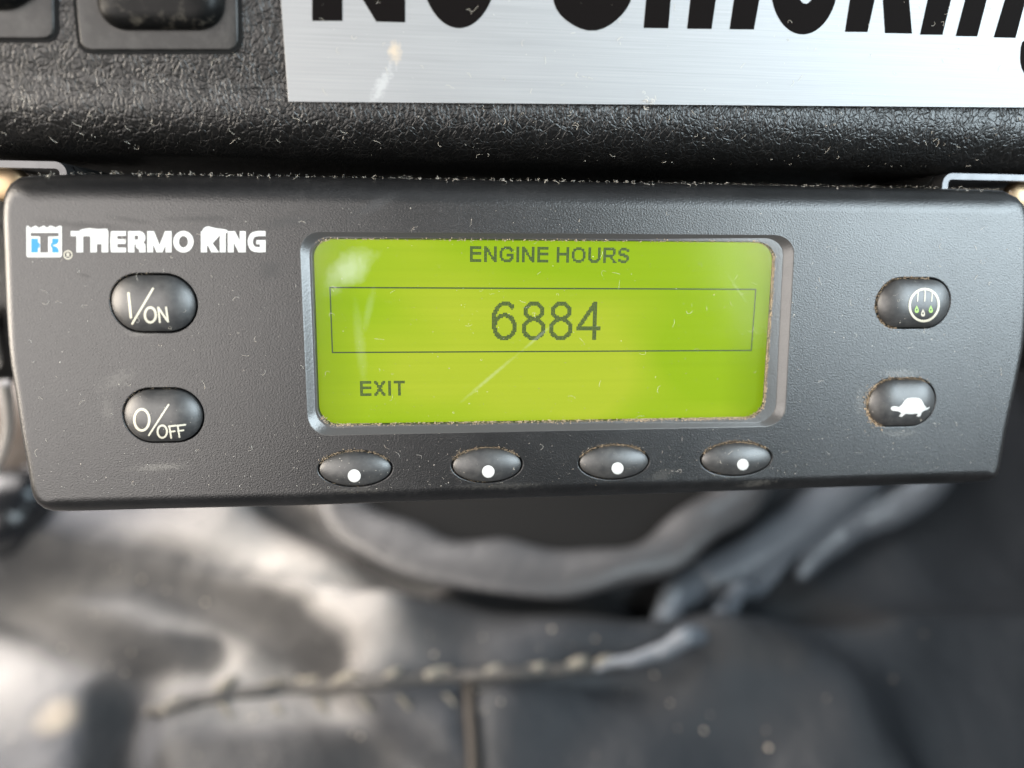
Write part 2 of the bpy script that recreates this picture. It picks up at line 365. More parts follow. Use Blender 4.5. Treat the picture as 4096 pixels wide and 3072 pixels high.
# recess of the display
rec_px = rrect(1204, 3172, 928, 1742, 78, 10)
def warp_rec(L, x0, x1, y0, y1, tl, tr, br, bl):
    o = []
    for x, y in L:
        u, v = (x - x0) / (x1 - x0), (y - y0) / (y1 - y0)
        o.append((1 - u) * (1 - v) * np.array(tl) + u * (1 - v) * np.array(tr) + u * v * np.array(br) + (1 - u) * v * np.array(bl))
    return np.array(o)
unit_rr = rrect(0, 1000, 0, 415, 42, 24)
ro = warp_rec(unit_rr, 0, 1000, 0, 415, (1196, 925), (3182, 940), (3140, 1706), (1232, 1744))
ri = warp_rec(unit_rr, 0, 1000, 0, 415, (1252, 956), (3096, 970), (3050, 1668), (1278, 1698))
GZ = -0.0013
REC_O = ccw(resample(np.array([P2(x, y, 0) for x, y in ro]), 360)); REC_I = ccw(resample(np.array([P2(x, y, GZ) for x, y in ri]), 360))
# make both loops start at the same corner
REC_I = np.roll(REC_I, -int(np.argmin(np.linalg.norm(REC_I - REC_I.mean(0) - (REC_O[0] - REC_O.mean(0)) * 0.93, axis=1))), 0)

# buttons ---------------------------------------------------------------
def stadium(cx, cy, a, b, n=72):
    """a, b half length and half height"""
    t_ = np.linspace(0, 2 * math.pi, 400, endpoint=False)
    P = np.column_stack([np.sign(np.cos(t_)) * (a - b) + b * np.cos(t_), b * np.sin(t_)]); P = resample(P, n); return P + (cx, cy)
def lens(cx, cy, a, b, n=72):
    t_ = np.linspace(0, 2 * math.pi, 400, endpoint=False); e = 2 / 2.0
    P = np.column_stack([a * np.sign(np.cos(t_)) * np.abs(np.cos(t_)) ** e, b * np.sign(np.sin(t_)) * np.abs(np.sin(t_)) ** e]); return resample(P, n) + (cx, cy)
BT = []   # kind, px box of the visible silhouette, height
for kind, x0, x1, y0, y1, h in (('stad', 440, 776, 1102, 1326, .0026), ('stad', 492, 803, 1562, 1768, .0026), ('stad', 3518, 3806, 1118, 1310, .0026), ('stad', 3482, 3746, 1522, 1704, .0026),
                                ('lens', 1276, 1563, 1812, 1946, .0022), ('lens', 1812, 2086, 1798, 1930, .0022), ('lens', 2322, 2595, 1787, 1917, .0022), ('lens', 2812, 3088, 1776, 1903, .0022)):
    zc = h * 0.30
    a0 = P2(x0, (y0 + y1) / 2, zc); a1 = P2(x1, (y0 + y1) / 2, zc); b0 = P2((x0 + x1) / 2, y1, zc); b1 = P2((x0 + x1) / 2, y0, zc)
    BT.append(dict(kind=kind, cx=(a0[0] + a1[0]) / 2, cy=(b0[1] + b1[1]) / 2, a=(a1[0] - a0[0]) / 2, b=(b1[1] - b0[1]) / 2, h=h))
def outline(b, grow=0.0, n=72):
    return (stadium if b['kind'] == 'stad' else lens)(b['cx'], b['cy'], b['a'] + grow, b['b'] + grow, n)
holes = [ccw(outline(b, 0.00055)) for b in BT]

# face sheet
sample = []
v2, f2 = fill([face_loop], [REC_O] + holes)
V0, F0 = stack(rings)
NV = [np.vstack(norms)]; VV = [V0]; FF = list(F0); off = len(V0)
VV.append(np.column_stack([v2, np.zeros(len(v2))])); NV.append(np.tile([0, 0, 1.0], (len(v2), 1))); FF += [[i + off for i in q] for q in f2]; off += len(v2)
# display recess: soft shoulder, sloping wall, small step, floor rim
n_ = len(REC_O); rn = loop_normals(REC_O); rr_ = []; nrm = []
wd = np.linalg.norm(REC_O - REC_I, axis=1); s1 = np.minimum(0.68 * wd, 0.0018); s2 = np.maximum(wd - 0.00035, s1 + 0.00012)
pr = [(s1 * 0, 0.0), (s1 * 0.05, -0.00002), (s1 * 0.12, -0.00007), (s1 * 0.22, -0.00017), (s1 * 0.5, -0.00044), (s1 * 0.9, -0.00083), (s1, -0.0009), (s1 + 0.00006, -0.00092), (s2, -0.00094), (s2 + 0.00008, -0.0010), (wd, np.full(n_, GZ - 0.0004))]
for d_, z in pr: rr_.append(np.column_stack([REC_O + (REC_I - REC_O) * (d_ / wd)[:, None], np.broadcast_to(z, (n_,))]))
for i in range(len(pr)):
    i0, i1 = max(i - 1, 0), min(i + 1, len(pr) - 1); dw = pr[i1][0] - pr[i0][0]; dz = pr[i0][1] - pr[i1][1]
    nn = np.column_stack([-rn * np.broadcast_to(dz, (n_,))[:, None], dw]) if i else np.tile([0, 0, 1.0], (n_, 1)); nrm.append(nn / np.linalg.norm(nn, axis=1)[:, None])
bez_v, bez_f, bez_n = *stack(rr_), np.vstack(nrm)
for H in holes:   # rounded hole edges
    hn = loop_normals(H); rr_, nrm = [], []
    for a in np.linspace(math.pi / 2, 0, 5):
        rr_.append(np.column_stack([H - hn * 0.00028 * math.cos(a), np.full(len(H), -0.00028 * (1 - math.sin(a)))])); nrm.append(np.column_stack([-hn * math.cos(a), np.full(len(H), math.sin(a))]))
    rr_.append(np.column_stack([H - hn * 0.00028, np.full(len(H), -0.004)])); nrm.append(np.column_stack([-hn, np.zeros(len(H))]))
    v_, f_ = stack(rr_); VV.append(v_); NV.append(np.vstack(nrm)); FF += [[i + off for i in q] for q in f_]; off += len(v_)

def L2(px, py): p = P2(px, py); return p - LO
t = NT('faceplate_plastic')
grain = t.noise(2900, 2, 0.55, src=t.map((1, 1.15, 1))); lmp = t.noise(60, 4, 0.6); fine = t.noise(700, 5, 0.7)
dust = t.math('MULTIPLY', t.ramp(lmp, [(0.35, 0.0), (0.75, 1.0)]), t.ramp(fine, [(0.4, 0.0), (0.7, 1.0)]))
base = t.mix(t.math('MULTIPLY', dust, 0.16), (0.0042, 0.0042, 0.0046), (0.085, 0.08, 0.078))
for px, py, rx, ry, an, am, sc in ((640, 1868, 5.5, 0.85, .05, .55, 2300), (470, 1520, 4.0, 1.6, .5, .30, 1400), (560, 1335, 3.0, .7, 0, .35, 1400), (430, 1640, 1.4, 3.0, 0, .25, 1400),
                               (3600, 1492, 4.5, 0.9, 0, .55, 2300), (3600, 1735, 4.5, 0.9, 0, .40, 1400), (3440, 1610, 1.2, 3.2, 0, .35, 1400), (3030, 1935, 4.0, 0.9, .1, .35, 1400), (2650, 1900, 3.5, 1.2, .3, .25, 1400),
                               (2000, 1945, 9.0, .8, 0, .18, 1400), (1440, 1960, 6.0, .8, 0, .2, 1400), (3700, 1330, 3.2, .6, 0, .22, 1400)):
    q = L2(px, py); base = t.mix(t.blob(q[0], q[1], rx / 1000, ry / 1000, an, sc, am * 0.62, 1.7), base, (0.17, 0.16, 0.14))
rgh = t.math('ADD', 0.345, t.math('MULTIPLY', t.math('SUBTRACT', lmp, 0.5), 0.12))
wet = None
for px, py, rx, ry, an in ((330, 900, 9, .75, -.08), (520, 880, 5, .6, -.15), (800, 875, 8, .7, .02), (1140, 890, 6, 1.3, .12), (1500, 820, 6, 1.2, .5), (1080, 1080, 3, 2.0, .6), (340, 1102, 1.6, .4, -.3)):
    q = L2(px, py); b_ = t.blob(q[0], q[1], rx / 1000, ry / 1000, an, 350, 1.0, 0.5); wet = b_ if wet is None else t.math('MAXIMUM', wet, b_)
base = t.mix(t.math('MULTIPLY', wet, 0.75), base, (0.003, 0.003, 0.0035))
rgh = t.math('ADD', rgh, t.math('MULTIPLY', wet, 0.14))
bs = t.math('ADD', grain, t.math('MULTIPLY', t.noise(5200, 1), 0.4))
PLAST = t.spec(base, rgh, normal=t.bump(bs, 0.37, 0.00015), specular=0.85)
t = NT('bezel_plastic'); BEZ = t.spec((0.05, 0.048, 0.046), t.math('ADD', 0.24, t.math('MULTIPLY', t.noise(400, 4, 0.7), 0.16)), normal=t.bump(t.noise(2300, 2), 0.18, 0.00014), specular=1.0)
mesh('screen_bezel', bez_v, bez_f, BEZ, unit_t, normals=bez_n)
house = mesh('housing', np.vstack(VV), FF, PLAST, unit_t, normals=np.vstack(NV))
# body of the unit behind the faceplate, closed
b0 = OUT.min(0); b1 = OUT.max(0)
v_, f_ = box(b0[0] + 0.006, b1[0] - 0.007, b0[1] + 0.007, b1[1] - 0.0045, -0.046, -0.0050)
mesh('rear_case', v_, f_, BLACK, unit_t, smooth=False)

t = NT('button_rubber'); bsn = t.noise(2600, 2)
bcol = t.mix(t.math('MULTIPLY', t.ramp(t.noise(500, 6, 0.75), [(0.42, 0.0), (0.72, 1.0)]), 0.30), (0.022, 0.022, 0.0225), (0.13, 0.125, 0.115))
RUB = t.spec(bcol, t.math('ADD', 0.38, t.math('MULTIPLY', t.noise(250, 4, 0.7), 0.16)), normal=t.bump(bsn, 0.10, 0.0001), specular=1.0)
CREAM = simple('legend_cream', (0.56, 0.53, 0.43), 0.5); t = NT('legend_white'); WHITE = t.spec(t.mix(t.ramp(t.noise(900, 5, .7), [(0.6, 0.0), (0.8, 0.25)]), (0.55, 0.55, 0.53), (0.33, 0.31, 0.28)), 0.5)
LGREEN = simple('legend_green', (0.34, 0.55, 0.16), 0.5); BLUE = simple('logo_blue', (0.0, 0.20, 0.46), 0.45)
def dome(b):
    """height of the button cap over the faceplate"""
    if b['kind'] == 'stad':
        def z(x, y):
            dx = max(abs(x - b['cx']) - (b['a'] - b['b']), 0); r = min(math.hypot(dx, y - b['cy']) / b['b'], 1)
            e = min(abs(x - b['cx']) / b['a'], 1)
            return b['h'] * ((1 - r ** 2.2) * 0.54 + 0.07 * (1 - e * e)) + 0.0005 - 0.00035 * r ** 14
    else:
        def z(x, y):
            e = 2.0; r = min((abs((x - b['cx']) / b['a']) ** e + abs((y - b['cy']) / b['b']) ** e) ** (1 / e), 1)
            return b['h'] * (1 - r ** 2.1) * 0.52 + 0.0004 - 0.0003 * r ** 14
    return z
def on_dome(px, py, zf):
    z = 0.002
    for _ in range(6): p = P2(px, py, z); z = zf(*p)
    return p
names = ['on_button', 'off_button', 'defrost_button', 'turtle_button', 'soft_key', 'soft_key', 'soft_key', 'soft_key']
blab = ['oval button marked I/ON', 'oval button marked O/OFF', 'oval button with circled drops symbol', 'oval button with white turtle symbol', None, None, None, None]
caps = []
for b, nm, lb in zip(BT, names, blab):
    zf = dome(b); n = 72; o = ccw(outline(b)); rings = [np.column_stack([o, np.full(n, z)]) for z in (-0.0045, -0.0012, 0.0)]
    for s in (0.995, 0.985, 0.965, 0.94, 0.90, 0.85, 0.78, 0.70, 0.60, 0.48, 0.35, 0.22, 0.1):
        if b['kind'] == 'stad':
            st = b['a'] - b['b']; p = ccw(stadium(b['cx'], b['cy'], st * (0.35 + 0.65 * s) + b['b'] * s, b['b'] * s, n))
        else: p = (o - (b['cx'], b['cy'])) * s + (b['cx'], b['cy'])
        rings.append(lift(p, zf))
    V, Fs = stack(rings); Fs.append(list(range(len(V) - n, len(V))))
    cap = mesh(nm, V, Fs, RUB, unit_t); caps.append((cap, zf))
    if lb: cap['label'] = lb
def legend(idx, name, adds, cuts, mat, mp, lift_=0.00005, space=0.0003):
    cap, zf = caps[idx]
    f3 = lambda L: (f3(L[0]), f3(L[1])) if isinstance(L, tuple) else np.array([on_dome(*mp(x, y), zf) for x, y in L])
    A = [f3(L) for L in adds]; Cu = [f3(L) for L in cuts]
    allp = np.vstack([a[0] if isinstance(a, tuple) else a for a in A]); lo, hi = allp.min(0), allp.max(0)
    gx, gy = np.meshgrid(np.arange(lo[0], hi[0], space), np.arange(lo[1], hi[1], space)); ex = np.column_stack([gx.ravel(), gy.ravel()])
    v, f = fill(A, Cu, ex)
    used = np.unique(f); re = -np.ones(len(v), int); re[used] = range(len(used))
    mesh(name, lift(v[used], lambda x, y: zf(x, y) + lift_), re[f], mat, cap)
m1 = lambda x, y: (400 + x * .208, 1060 + y * .208)
def ring(cx, cy, rx, ry, w, ang=0.0): return ellipse(cx, cy, rx + w / 2, ry + w / 2, 44, ang), ellipse(cx, cy, rx - w / 2, ry - w / 2, 40, ang)
e1 = ring(970, 960, 105, 143, 46)
legend(0, 'legend', [line((550, 545), (597, 1005), 50), line((1020, 455), (622, 1128), 42), e1, line((1122, 818), (1152, 1095), 38), line((1122, 818), (1302, 1080), 38), line((1272, 815), (1310, 1085), 38)], [], CREAM, m1)
m2 = lambda x, y: (x * .5877, 1300 + y * .5877)
e1 = ring(966, 645, 51, 72, 17); e2 = ring(1105, 725, 32, 42, 13)
legend(1, 'legend', [e1, line((1148, 542), (1014, 750), 12), e2, line((1153, 688), (1166, 768), 12), line((1150, 690), (1196, 684), 12), line((1156, 727), (1190, 722), 11), line((1210, 684), (1222, 762), 12), line((1206, 685), (1262, 678), 12), line((1212, 721), (1250, 716), 11)], [], CREAM, m2)
m3 = lambda x, y: (3450 + x * .1808, 1080 + y * .1808)
e1 = ring(1362, 775, 320, 356, 52, 0.2)
def drop(cx, cy, s=1.0):
    t_ = np.linspace(0, 2 * math.pi, 30, endpoint=False)
    return np.array([(cx + s * 62 * math.sin(a) * (0.5 - 0.5 * math.cos(a)) ** 0.75 * 1.02, cy - s * 85 * math.cos(a)) for a in t_])
legend(2, 'legend', [e1, line((1228, 480), (1215, 690), 24), line((1384, 430), (1374, 690), 24), line((1542, 480), (1526, 690), 24), (drop(1335, 943), ellipse(1335, 958, 18, 26, 14))], [], CREAM, m3)
legend(2, 'drop', [drop(1197, 864)], [ellipse(1197, 878, 18, 26, 14)], LGREEN, m3)
legend(2, 'drop', [drop(1508, 864)], [ellipse(1508, 878, 18, 26, 14)], LGREEN, m3)
m4 = lambda x, y: (3420 + x * .1808, 1460 + y * .1808)
turtle = [(785, 955), (810, 920), (870, 908), (930, 915), (965, 932), (1035, 872), (1088, 790), (1150, 738), (1240, 722), (1330, 722), (1405, 730), (1460, 757), (1500, 830), (1540, 900), (1578, 932), (1545, 955), (1600, 945), (1642, 927), (1650, 940), (1605, 980), (1510, 1018), (1466, 1060), (1448, 1125), (1405, 1142), (1357, 1135), (1392, 1075), (1280, 1086), (1115, 1078), (1078, 1110), (1035, 1147), (970, 1138), (1022, 1062), (940, 1020), (835, 1012), (795, 985)]
legend(3, 'turtle', [np.array(turtle)], [], WHITE, m4)
for i, (dx, dy, r) in enumerate(((1417, 1903, 26), (1953, 1886, 25), (2470, 1873, 24), (2971, 1858, 23))):
    legend(4 + i, 'dot', [ellipse(0, 0, r, r, 32)], [], WHITE, lambda x, y, dx=dx, dy=dy: (dx + x, dy + y))

# printed name and emblem -----------------------------------------------
def print_on(name, adds, cuts, mp, mat, z=0.00006):
    g = lambda L: (g(L[0]), g(L[1])) if isinstance(L, tuple) else np.array([P2(*mp(x, y)) for x, y in L])
    v, f = fill([g(L) for L in adds], [g(L) for L in cuts]); return mesh(name, np.column_stack([v, np.full(len(v), z)]), f, mat, unit_t, smooth=False)
mT = lambda x, y: (50 + x * .4973, 850 + y * .4973)
def rc(x0, y0, x1, y1): return [(x0, y0), (x1, y0), (x1, y1), (x0, y1)]
TOP, BOT = 150, 320
wob = lambda L, a: np.array([(x + rng.normal(0, a), y + rng.normal(0, a)) for x, y in L])
print_on('lettering', [
    rc(470, TOP, 612, 190), rc(516, TOP, 570, BOT),                                                       # T
    rc(628, TOP, 680, BOT), rc(718, TOP, 772, BOT), rc(628, 214, 772, 254),                               # H
    wob(catmull([(540, 150), (575, 132), (640, 128), (700, 134), (750, 130), (770, 150), (768, 205), (720, 228), (650, 205), (600, 186), (560, 185)], 5), 1.5),   # scuffed paint
    rc(795, TOP, 845, BOT), rc(795, TOP, 914, 188), rc(795, 214, 912, 252), rc(795, 282, 914, BOT), stroke([(806, 165), (802, 235), (806, 305)], 30),   # E
    rc(930, TOP, 982, BOT), rc(930, TOP, 1030, 186), ellipse(1022, 203, 48, 53, 30), rc(930, 222, 1030, 256), ellipse(1032, 268, 39, 30, 30), rc(1020, 262, 1071, BOT),   # R
    rc(1085, TOP, 1132, BOT), rc(1232, TOP, 1281, BOT), [(1085, TOP), (1140, TOP), (1208, BOT), (1160, BOT)], [(1228, TOP), (1281, TOP), (1208, BOT), (1160, BOT)],   # M
    ellipse(1376, 235, 82, 87, 50),                                                                        # O
    rc(1516, TOP, 1566, BOT), [(1560, 240), (1606, 240), (1662, BOT), (1600, BOT)], [(1560, 260), (1600, 260), (1690, 160), (1620, 150)],   # K
    wob(catmull([(1516, 190), (1530, 140), (1570, 112), (1640, 128), (1725, 140), (1722, 165), (1660, 180), (1610, 235), (1560, 270), (1530, 240)], 5), 1.2),
    rc(1668, TOP, 1716, BOT),                                                                              # I
    rc(1732, TOP, 1780, BOT), rc(1828, TOP, 1877, BOT), [(1732, TOP), (1790, TOP), (1877, BOT), (1820, BOT)],   # N
    stroke(catmull([(2010, 170), (1975, 170), (1932, 184), (1913, 235), (1932, 286), (1975, 299), (2010, 298)], 6, False), 42, 1), rc(1990, 149, 2036, 190), rc(1990, 222, 2037, 319), rc(1962, 222, 2010, 256)],   # G
    [ellipse(1376, 235, 36, 46, 40), rc(984, 186, 1012, 218)], mT, WHITE)
mL = lambda x, y: (80 + x * .2441, 870 + y * .2441)
crown = [(108, 145), (130, 132), (180, 172), (225, 148), (262, 134), (312, 170), (395, 134), (445, 168), (505, 132), (590, 165), (650, 134), (688, 145), (690, 620), (680, 640), (655, 652), (140, 652), (115, 640), (108, 620)]
tee = [(178, 250), (638, 250), (638, 308), (465, 314), (465, 575), (335, 575), (335, 318), (310, 310), (178, 308)]
bl = [(186, 345), (300, 345), (300, 400), (326, 430), (326, 490), (300, 500), (300, 575), (186, 575)]
brr = catmull([(528, 345), (638, 345), (636, 400), (600, 440), (530, 458), (600, 478), (636, 520), (640, 575), (530, 575), (528, 500), (505, 470), (508, 430), (528, 410)], 1)
print_on('emblem', [crown], [tee, bl, brr], mL, WHITE); print_on('emblem_blue', [bl, brr], [], mL, BLUE, 0.00005)
rg = ring(790, 612, 66, 66, 16); rg2 = ring(790, 595, 16, 14, 13)
print_on('registered_mark', [rg, rc(768, 578, 782, 645), rg2, line((790, 612), (812, 642), 13)], [], mL, CREAM)

# display ---------------------------------------------------------------
LZ = -0.0025
t = NT('lcd_backlight')
nzb = t.noise(22, 2, 0.4, src=t.map((1, 1.6, 1), loc=(0.31, 0.12, 0))); nzs = t.noise(1.0, 2, 0.5, src=t.map((10, 900, 1)))
cmix = t.mix(t.ramp(nzb, [(0.44, 0.0), (0.62, 1.0)]), (0.37, 0.555, 0.014), (0.55, 0.635, 0.045))  # yellow patches in the glow stand in for warm reflections
cmix = t.mix(t.math('MULTIPLY', t.ramp(nzs, [(0.4, 0.0), (0.7, 1.0)]), 0.10), cmix, (0.20, 0.36, 0.01))
LCDM = t.spec((0.05, 0.085, 0.001), 0.6, specular=0.1)
sx = t.n.new('ShaderNodeSeparateXYZ'); t.link(t.co(), sx.inputs[0]); hx = (REC_I[:, 0].max() - REC_I[:, 0].min()) / 2; cxm = (REC_I[:, 0].max() + REC_I[:, 0].min()) / 2 - LO[0]
ex = t.math('DIVIDE', t.math('ABSOLUTE', t.math('SUBTRACT', sx.outputs[0], cxm)), hx)
cmix = t.mix(t.ramp(ex, [(0.80, 0.0), (1.0, 0.55)]), cmix, (0.17, 0.28, 0.004))
t.link(cmix, t.b.inputs['Emission Color']); t.b.inputs['Emission Strength'].default_value = 0.92
g0 = REC_I.min(0) - 0.002; g1 = REC_I.max(0) + 0.002
lcd = mesh('lcd_panel', [(g0[0], g0[1], LZ), (g1[0], g0[1], LZ), (g1[0], g1[1], LZ), (g0[0], g1[1], LZ)], [[0, 1, 2, 3]], LCDM, unit_t, smooth=False)
SEG = simple('lcd_dark_pixel', (0.025, 0.045, 0.018), 0.5); SEG.node_tree.nodes['Principled BSDF'].inputs['Emission Color'].default_value = (0.03, 0.06, 0.012, 1); SEG.node_tree.nodes['Principled BSDF'].inputs['Emission Strength'].default_value = 0.7
PZ = LZ + 0.00006
pa = P2(1880, 1015, PZ); pb = P2(2516.6, 1020, PZ); PIT = (pb[0] - pa[0]) / 115.0
def rows(*r): return [[i for a in row.split(',') if a for i in range(int(a.split('-')[0]), int(a.split('-')[-1]) + 1)] for row in r]
G = {'E': (8, rows('0-7', '0-7', '0-1', '0-1', '0-7', '0-7', '0-1', '0-1', '0-1', '0-7', '0-7')),
     'N': (9, rows('0-1,7-8', '0-2,7-8', '0-3,7-8', '0-3,7-8', '0-1,3-4,7-8', '0-1,3-4,7-8', '0-1,4-5,7-8', '0-1,5-8', '0-1,5-8', '0-1,6-8', '0-1,7-8')),
     'G': (10, rows('3-7', '1-8', '1-2,7-9', '0-1,8', '0-1', '0-1,5-9', '0-1,5-9', '0-1,8-9', '1-2,7-9', '1-8', '3-7')),
     'I': (2, rows(*['0-1'] * 11)), 'H': (9, rows(*['0-1,7-8'] * 4, '0-8', '0-8', *['0-1,7-8'] * 5)),
     'O': (10, rows('3-6', '1-8', '1-2,7-8', '0-1,8-9', '0-1,8-9', '0-1,8-9', '0-1,8-9', '0-1,8-9', '1-2,7-8', '1-8', '3-6')),
     'U': (9, rows(*['0-1,7-8'] * 8, '0-2,6-8', '1-7', '2-6')),
     'R': (10, rows('0-7', '0-8', '0-1,7-8', '0-1,7-8', '0-1,7-8', '0-7', '0-6', '0-1,5-6', '0-1,6-7', '0-1,7-8', '0-1,7-9')),
     'S': (8, rows('2-5', '1-7', '0-1,6-7', '0-1', '0-4', '1-6', '4-7', '6-7', '0-1,6-7', '0-6', '2-5')),
     'X': (8, rows('0-1,6-7', '0-2,5-7', '1-2,5-6', '2-5', '2-5', '3-4', '2-5', '2-5', '1-2,5-6', '0-2,5-7', '0-1,6-7')),
     'T': (8, rows('0-7', '0-7', *['3-4'] * 9))}
def raster(w, h, curves, th=1.55):
    P = np.vstack([np.asarray(c) for c in curves]); out = []
    for r in range(h):
        out.append([c for c in range(w) if np.min(np.hypot(P[:, 0] - c - .5, P[:, 1] - r - .5)) <= th])
    return out
def arc(cx, cy, rx, ry, a0, a1): t_ = np.radians(np.linspace(a0, a1, 200)); return np.column_stack([cx + rx * np.cos(t_), cy + ry * np.sin(t_)])
def seg(a, b): return np.linspace(a, b, 120)
G['8'] = (17, raster(17, 28, [arc(8.5, 6.9, 6.1, 5.5, 0, 360), arc(8.5, 19.6, 7.1, 6.9, 0, 360)]))
G['6'] = (18, raster(18, 28, [arc(9.2, 18.2, 7.3, 8.3, 0, 360), arc(9.6, 12.5, 8.1, 11.1, 180, 310), seg((1.6, 12.5), (1.9, 18)), ]))
G['4'] = (18, raster(18, 28, [seg((1.4, 19.8), (16.8, 19.8)), seg((13.5, 1.4), (13.5, 26.6)), seg((1.6, 19.0), (13.2, 1.6))], 1.5))
def put_text(name, txt, px, py, gaps):
    p0 = P2(px, py, PZ); x = 0; parts = []; s = PIT * 0.93
    for ch, g in zip(txt, gaps):
        w, rr = G[ch]
        for r, cols in enumerate(rr):
            for c in cols:
                X0 = p0[0] + (x + c) * PIT; Y1 = p0[1] - r * PIT
                parts.append((np.array([(X0, Y1 - s, PZ), (X0 + s, Y1 - s, PZ), (X0 + s, Y1, PZ), (X0, Y1, PZ)]), [[0, 1, 2, 3]]))
        x += w + g
    v, f = join(parts); return mesh(name, v, f, SEG, lcd, smooth=False)
put_text('title_text', 'ENGINEHOURS', 1880, 984.5, [2, 2, 2, 2, 2, 6, 2, 2, 2, 1, 0])
put_text('hours_text', '6884', 1968, 1206, [4, 3, 3, 0]); put_text('exit_text', 'EXIT', 1439.5, 1524.5, [2, 2, 2, 0])
q = [P2(1317, 1147, PZ), P2(3026, 1155, PZ), P2(3007, 1404, PZ), P2(1327, 1413, PZ)]
x0, x1 = (q[0][0] + q[3][0]) / 2, (q[1][0] + q[2][0]) / 2; y1, y0 = (q[0][1] + q[1][1]) / 2, (q[2][1] + q[3][1]) / 2; lw = PIT * 0.95
fr = [(x0, y0), (x1, y0), (x1, y1), (x0, y1)]; fi = [(x0 + lw, y0 + lw), (x1 - lw, y0 + lw), (x1 - lw, y1 - lw), (x0 + lw, y1 - lw)]
mesh('frame_line', [(a, b, PZ) for a, b in fr + fi], bridge(4, 0, 4), SEG, lcd, smooth=False)
# clear window over the display with scuffs
t = NT('display_window')
tr = t.n.new('ShaderNodeBsdfTransparent'); tr.inputs[0].default_value = (0.97, 0.98, 0.97, 1)
gl = t.n.new('ShaderNodeBsdfGlossy'); gl.inputs['Roughness'].default_value = 0.10; fz = t.n.new('ShaderNodeFresnel'); fz.inputs[0].default_value = 1.45
wv2 = t.noise(1.0, 3, 0.6, src=t.map((60, 700, 1))); t.put(gl.inputs['Roughness'], t.math('ADD', 0.07, t.math('MULTIPLY', wv2, 0.10)))
t.link(t.bump(t.noise(40, 2), 0.05, 0.0005), gl.inputs['Normal'])
ms = t.n.new('ShaderNodeMixShader'); t.link(fz.outputs[0], ms.inputs[0]); t.link(tr.outputs[0], ms.inputs[1]); t.link(gl.outputs[0], ms.inputs[2])
df = t.n.new('ShaderNodeBsdfDiffuse'); df.inputs[0].default_value = (0.75, 0.78, 0.72, 1)
def LG(px, py): return P2(px, py, GZ) - LO
q = LG(1390, 1085); sc = t.blob(q[0], q[1], 0.0062, 0.0034, 0.7, 160, 0.22, 0.6)
fibre = t.noise(1.0, 4, 0.7, src=t.map((900, 120, 1), rot=(0, 0, 0.5)))
sc = t.math('MULTIPLY', sc, t.math('ADD', 0.45, t.math('MULTIPLY', fibre, 1.0)))
def sstreak(xa, ya, xb, yb, w, amt):
    a, b = LG(xa, ya), LG(xb, yb); c = (a + b) / 2; d = b - a
    return t.math('MULTIPLY', t.blob(c[0], c[1], np.linalg.norm(d) / 2, w, math.atan2(d[1], d[0]), 1600, amt, 0.45), t.math('ADD', 0.4, t.noise(1500, 3, 0.8)))
for s_ in (sstreak(1830, 1620, 2090, 1400, 0.00045, 0.10), sstreak(2080, 1410, 2220, 1290, 0.0004, 0.10), sstreak(1420, 1180, 1460, 1560, 0.0012, 0.05), sstreak(1500, 1130, 1450, 1350, 0.0009, 0.05), sstreak(2900, 1080, 3000, 1230, 0.0003, 0.07)):
    sc = t.math('MAXIMUM', sc, s_)
edge = t.math('MULTIPLY', t.ramp(t.noise(800, 6, 0.75), [(0.6, 0.0), (0.78, 1.0)]), 0.03); sc = t.math('MAXIMUM', sc, edge)
ms2 = t.n.new('ShaderNodeMixShader'); t.link(sc, ms2.inputs[0]); t.link(ms.outputs[0], ms2.inputs[1]); t.link(df.outputs[0], ms2.inputs[2]); t.link(ms2.outputs[0], t.out.inputs[0])
win = REC_I + loop_normals(REC_I) * 0.0002
mesh('display_window', np.column_stack([win, np.full(len(win), GZ)]), [list(range(len(win)))], t.m, unit_t, smooth=False)

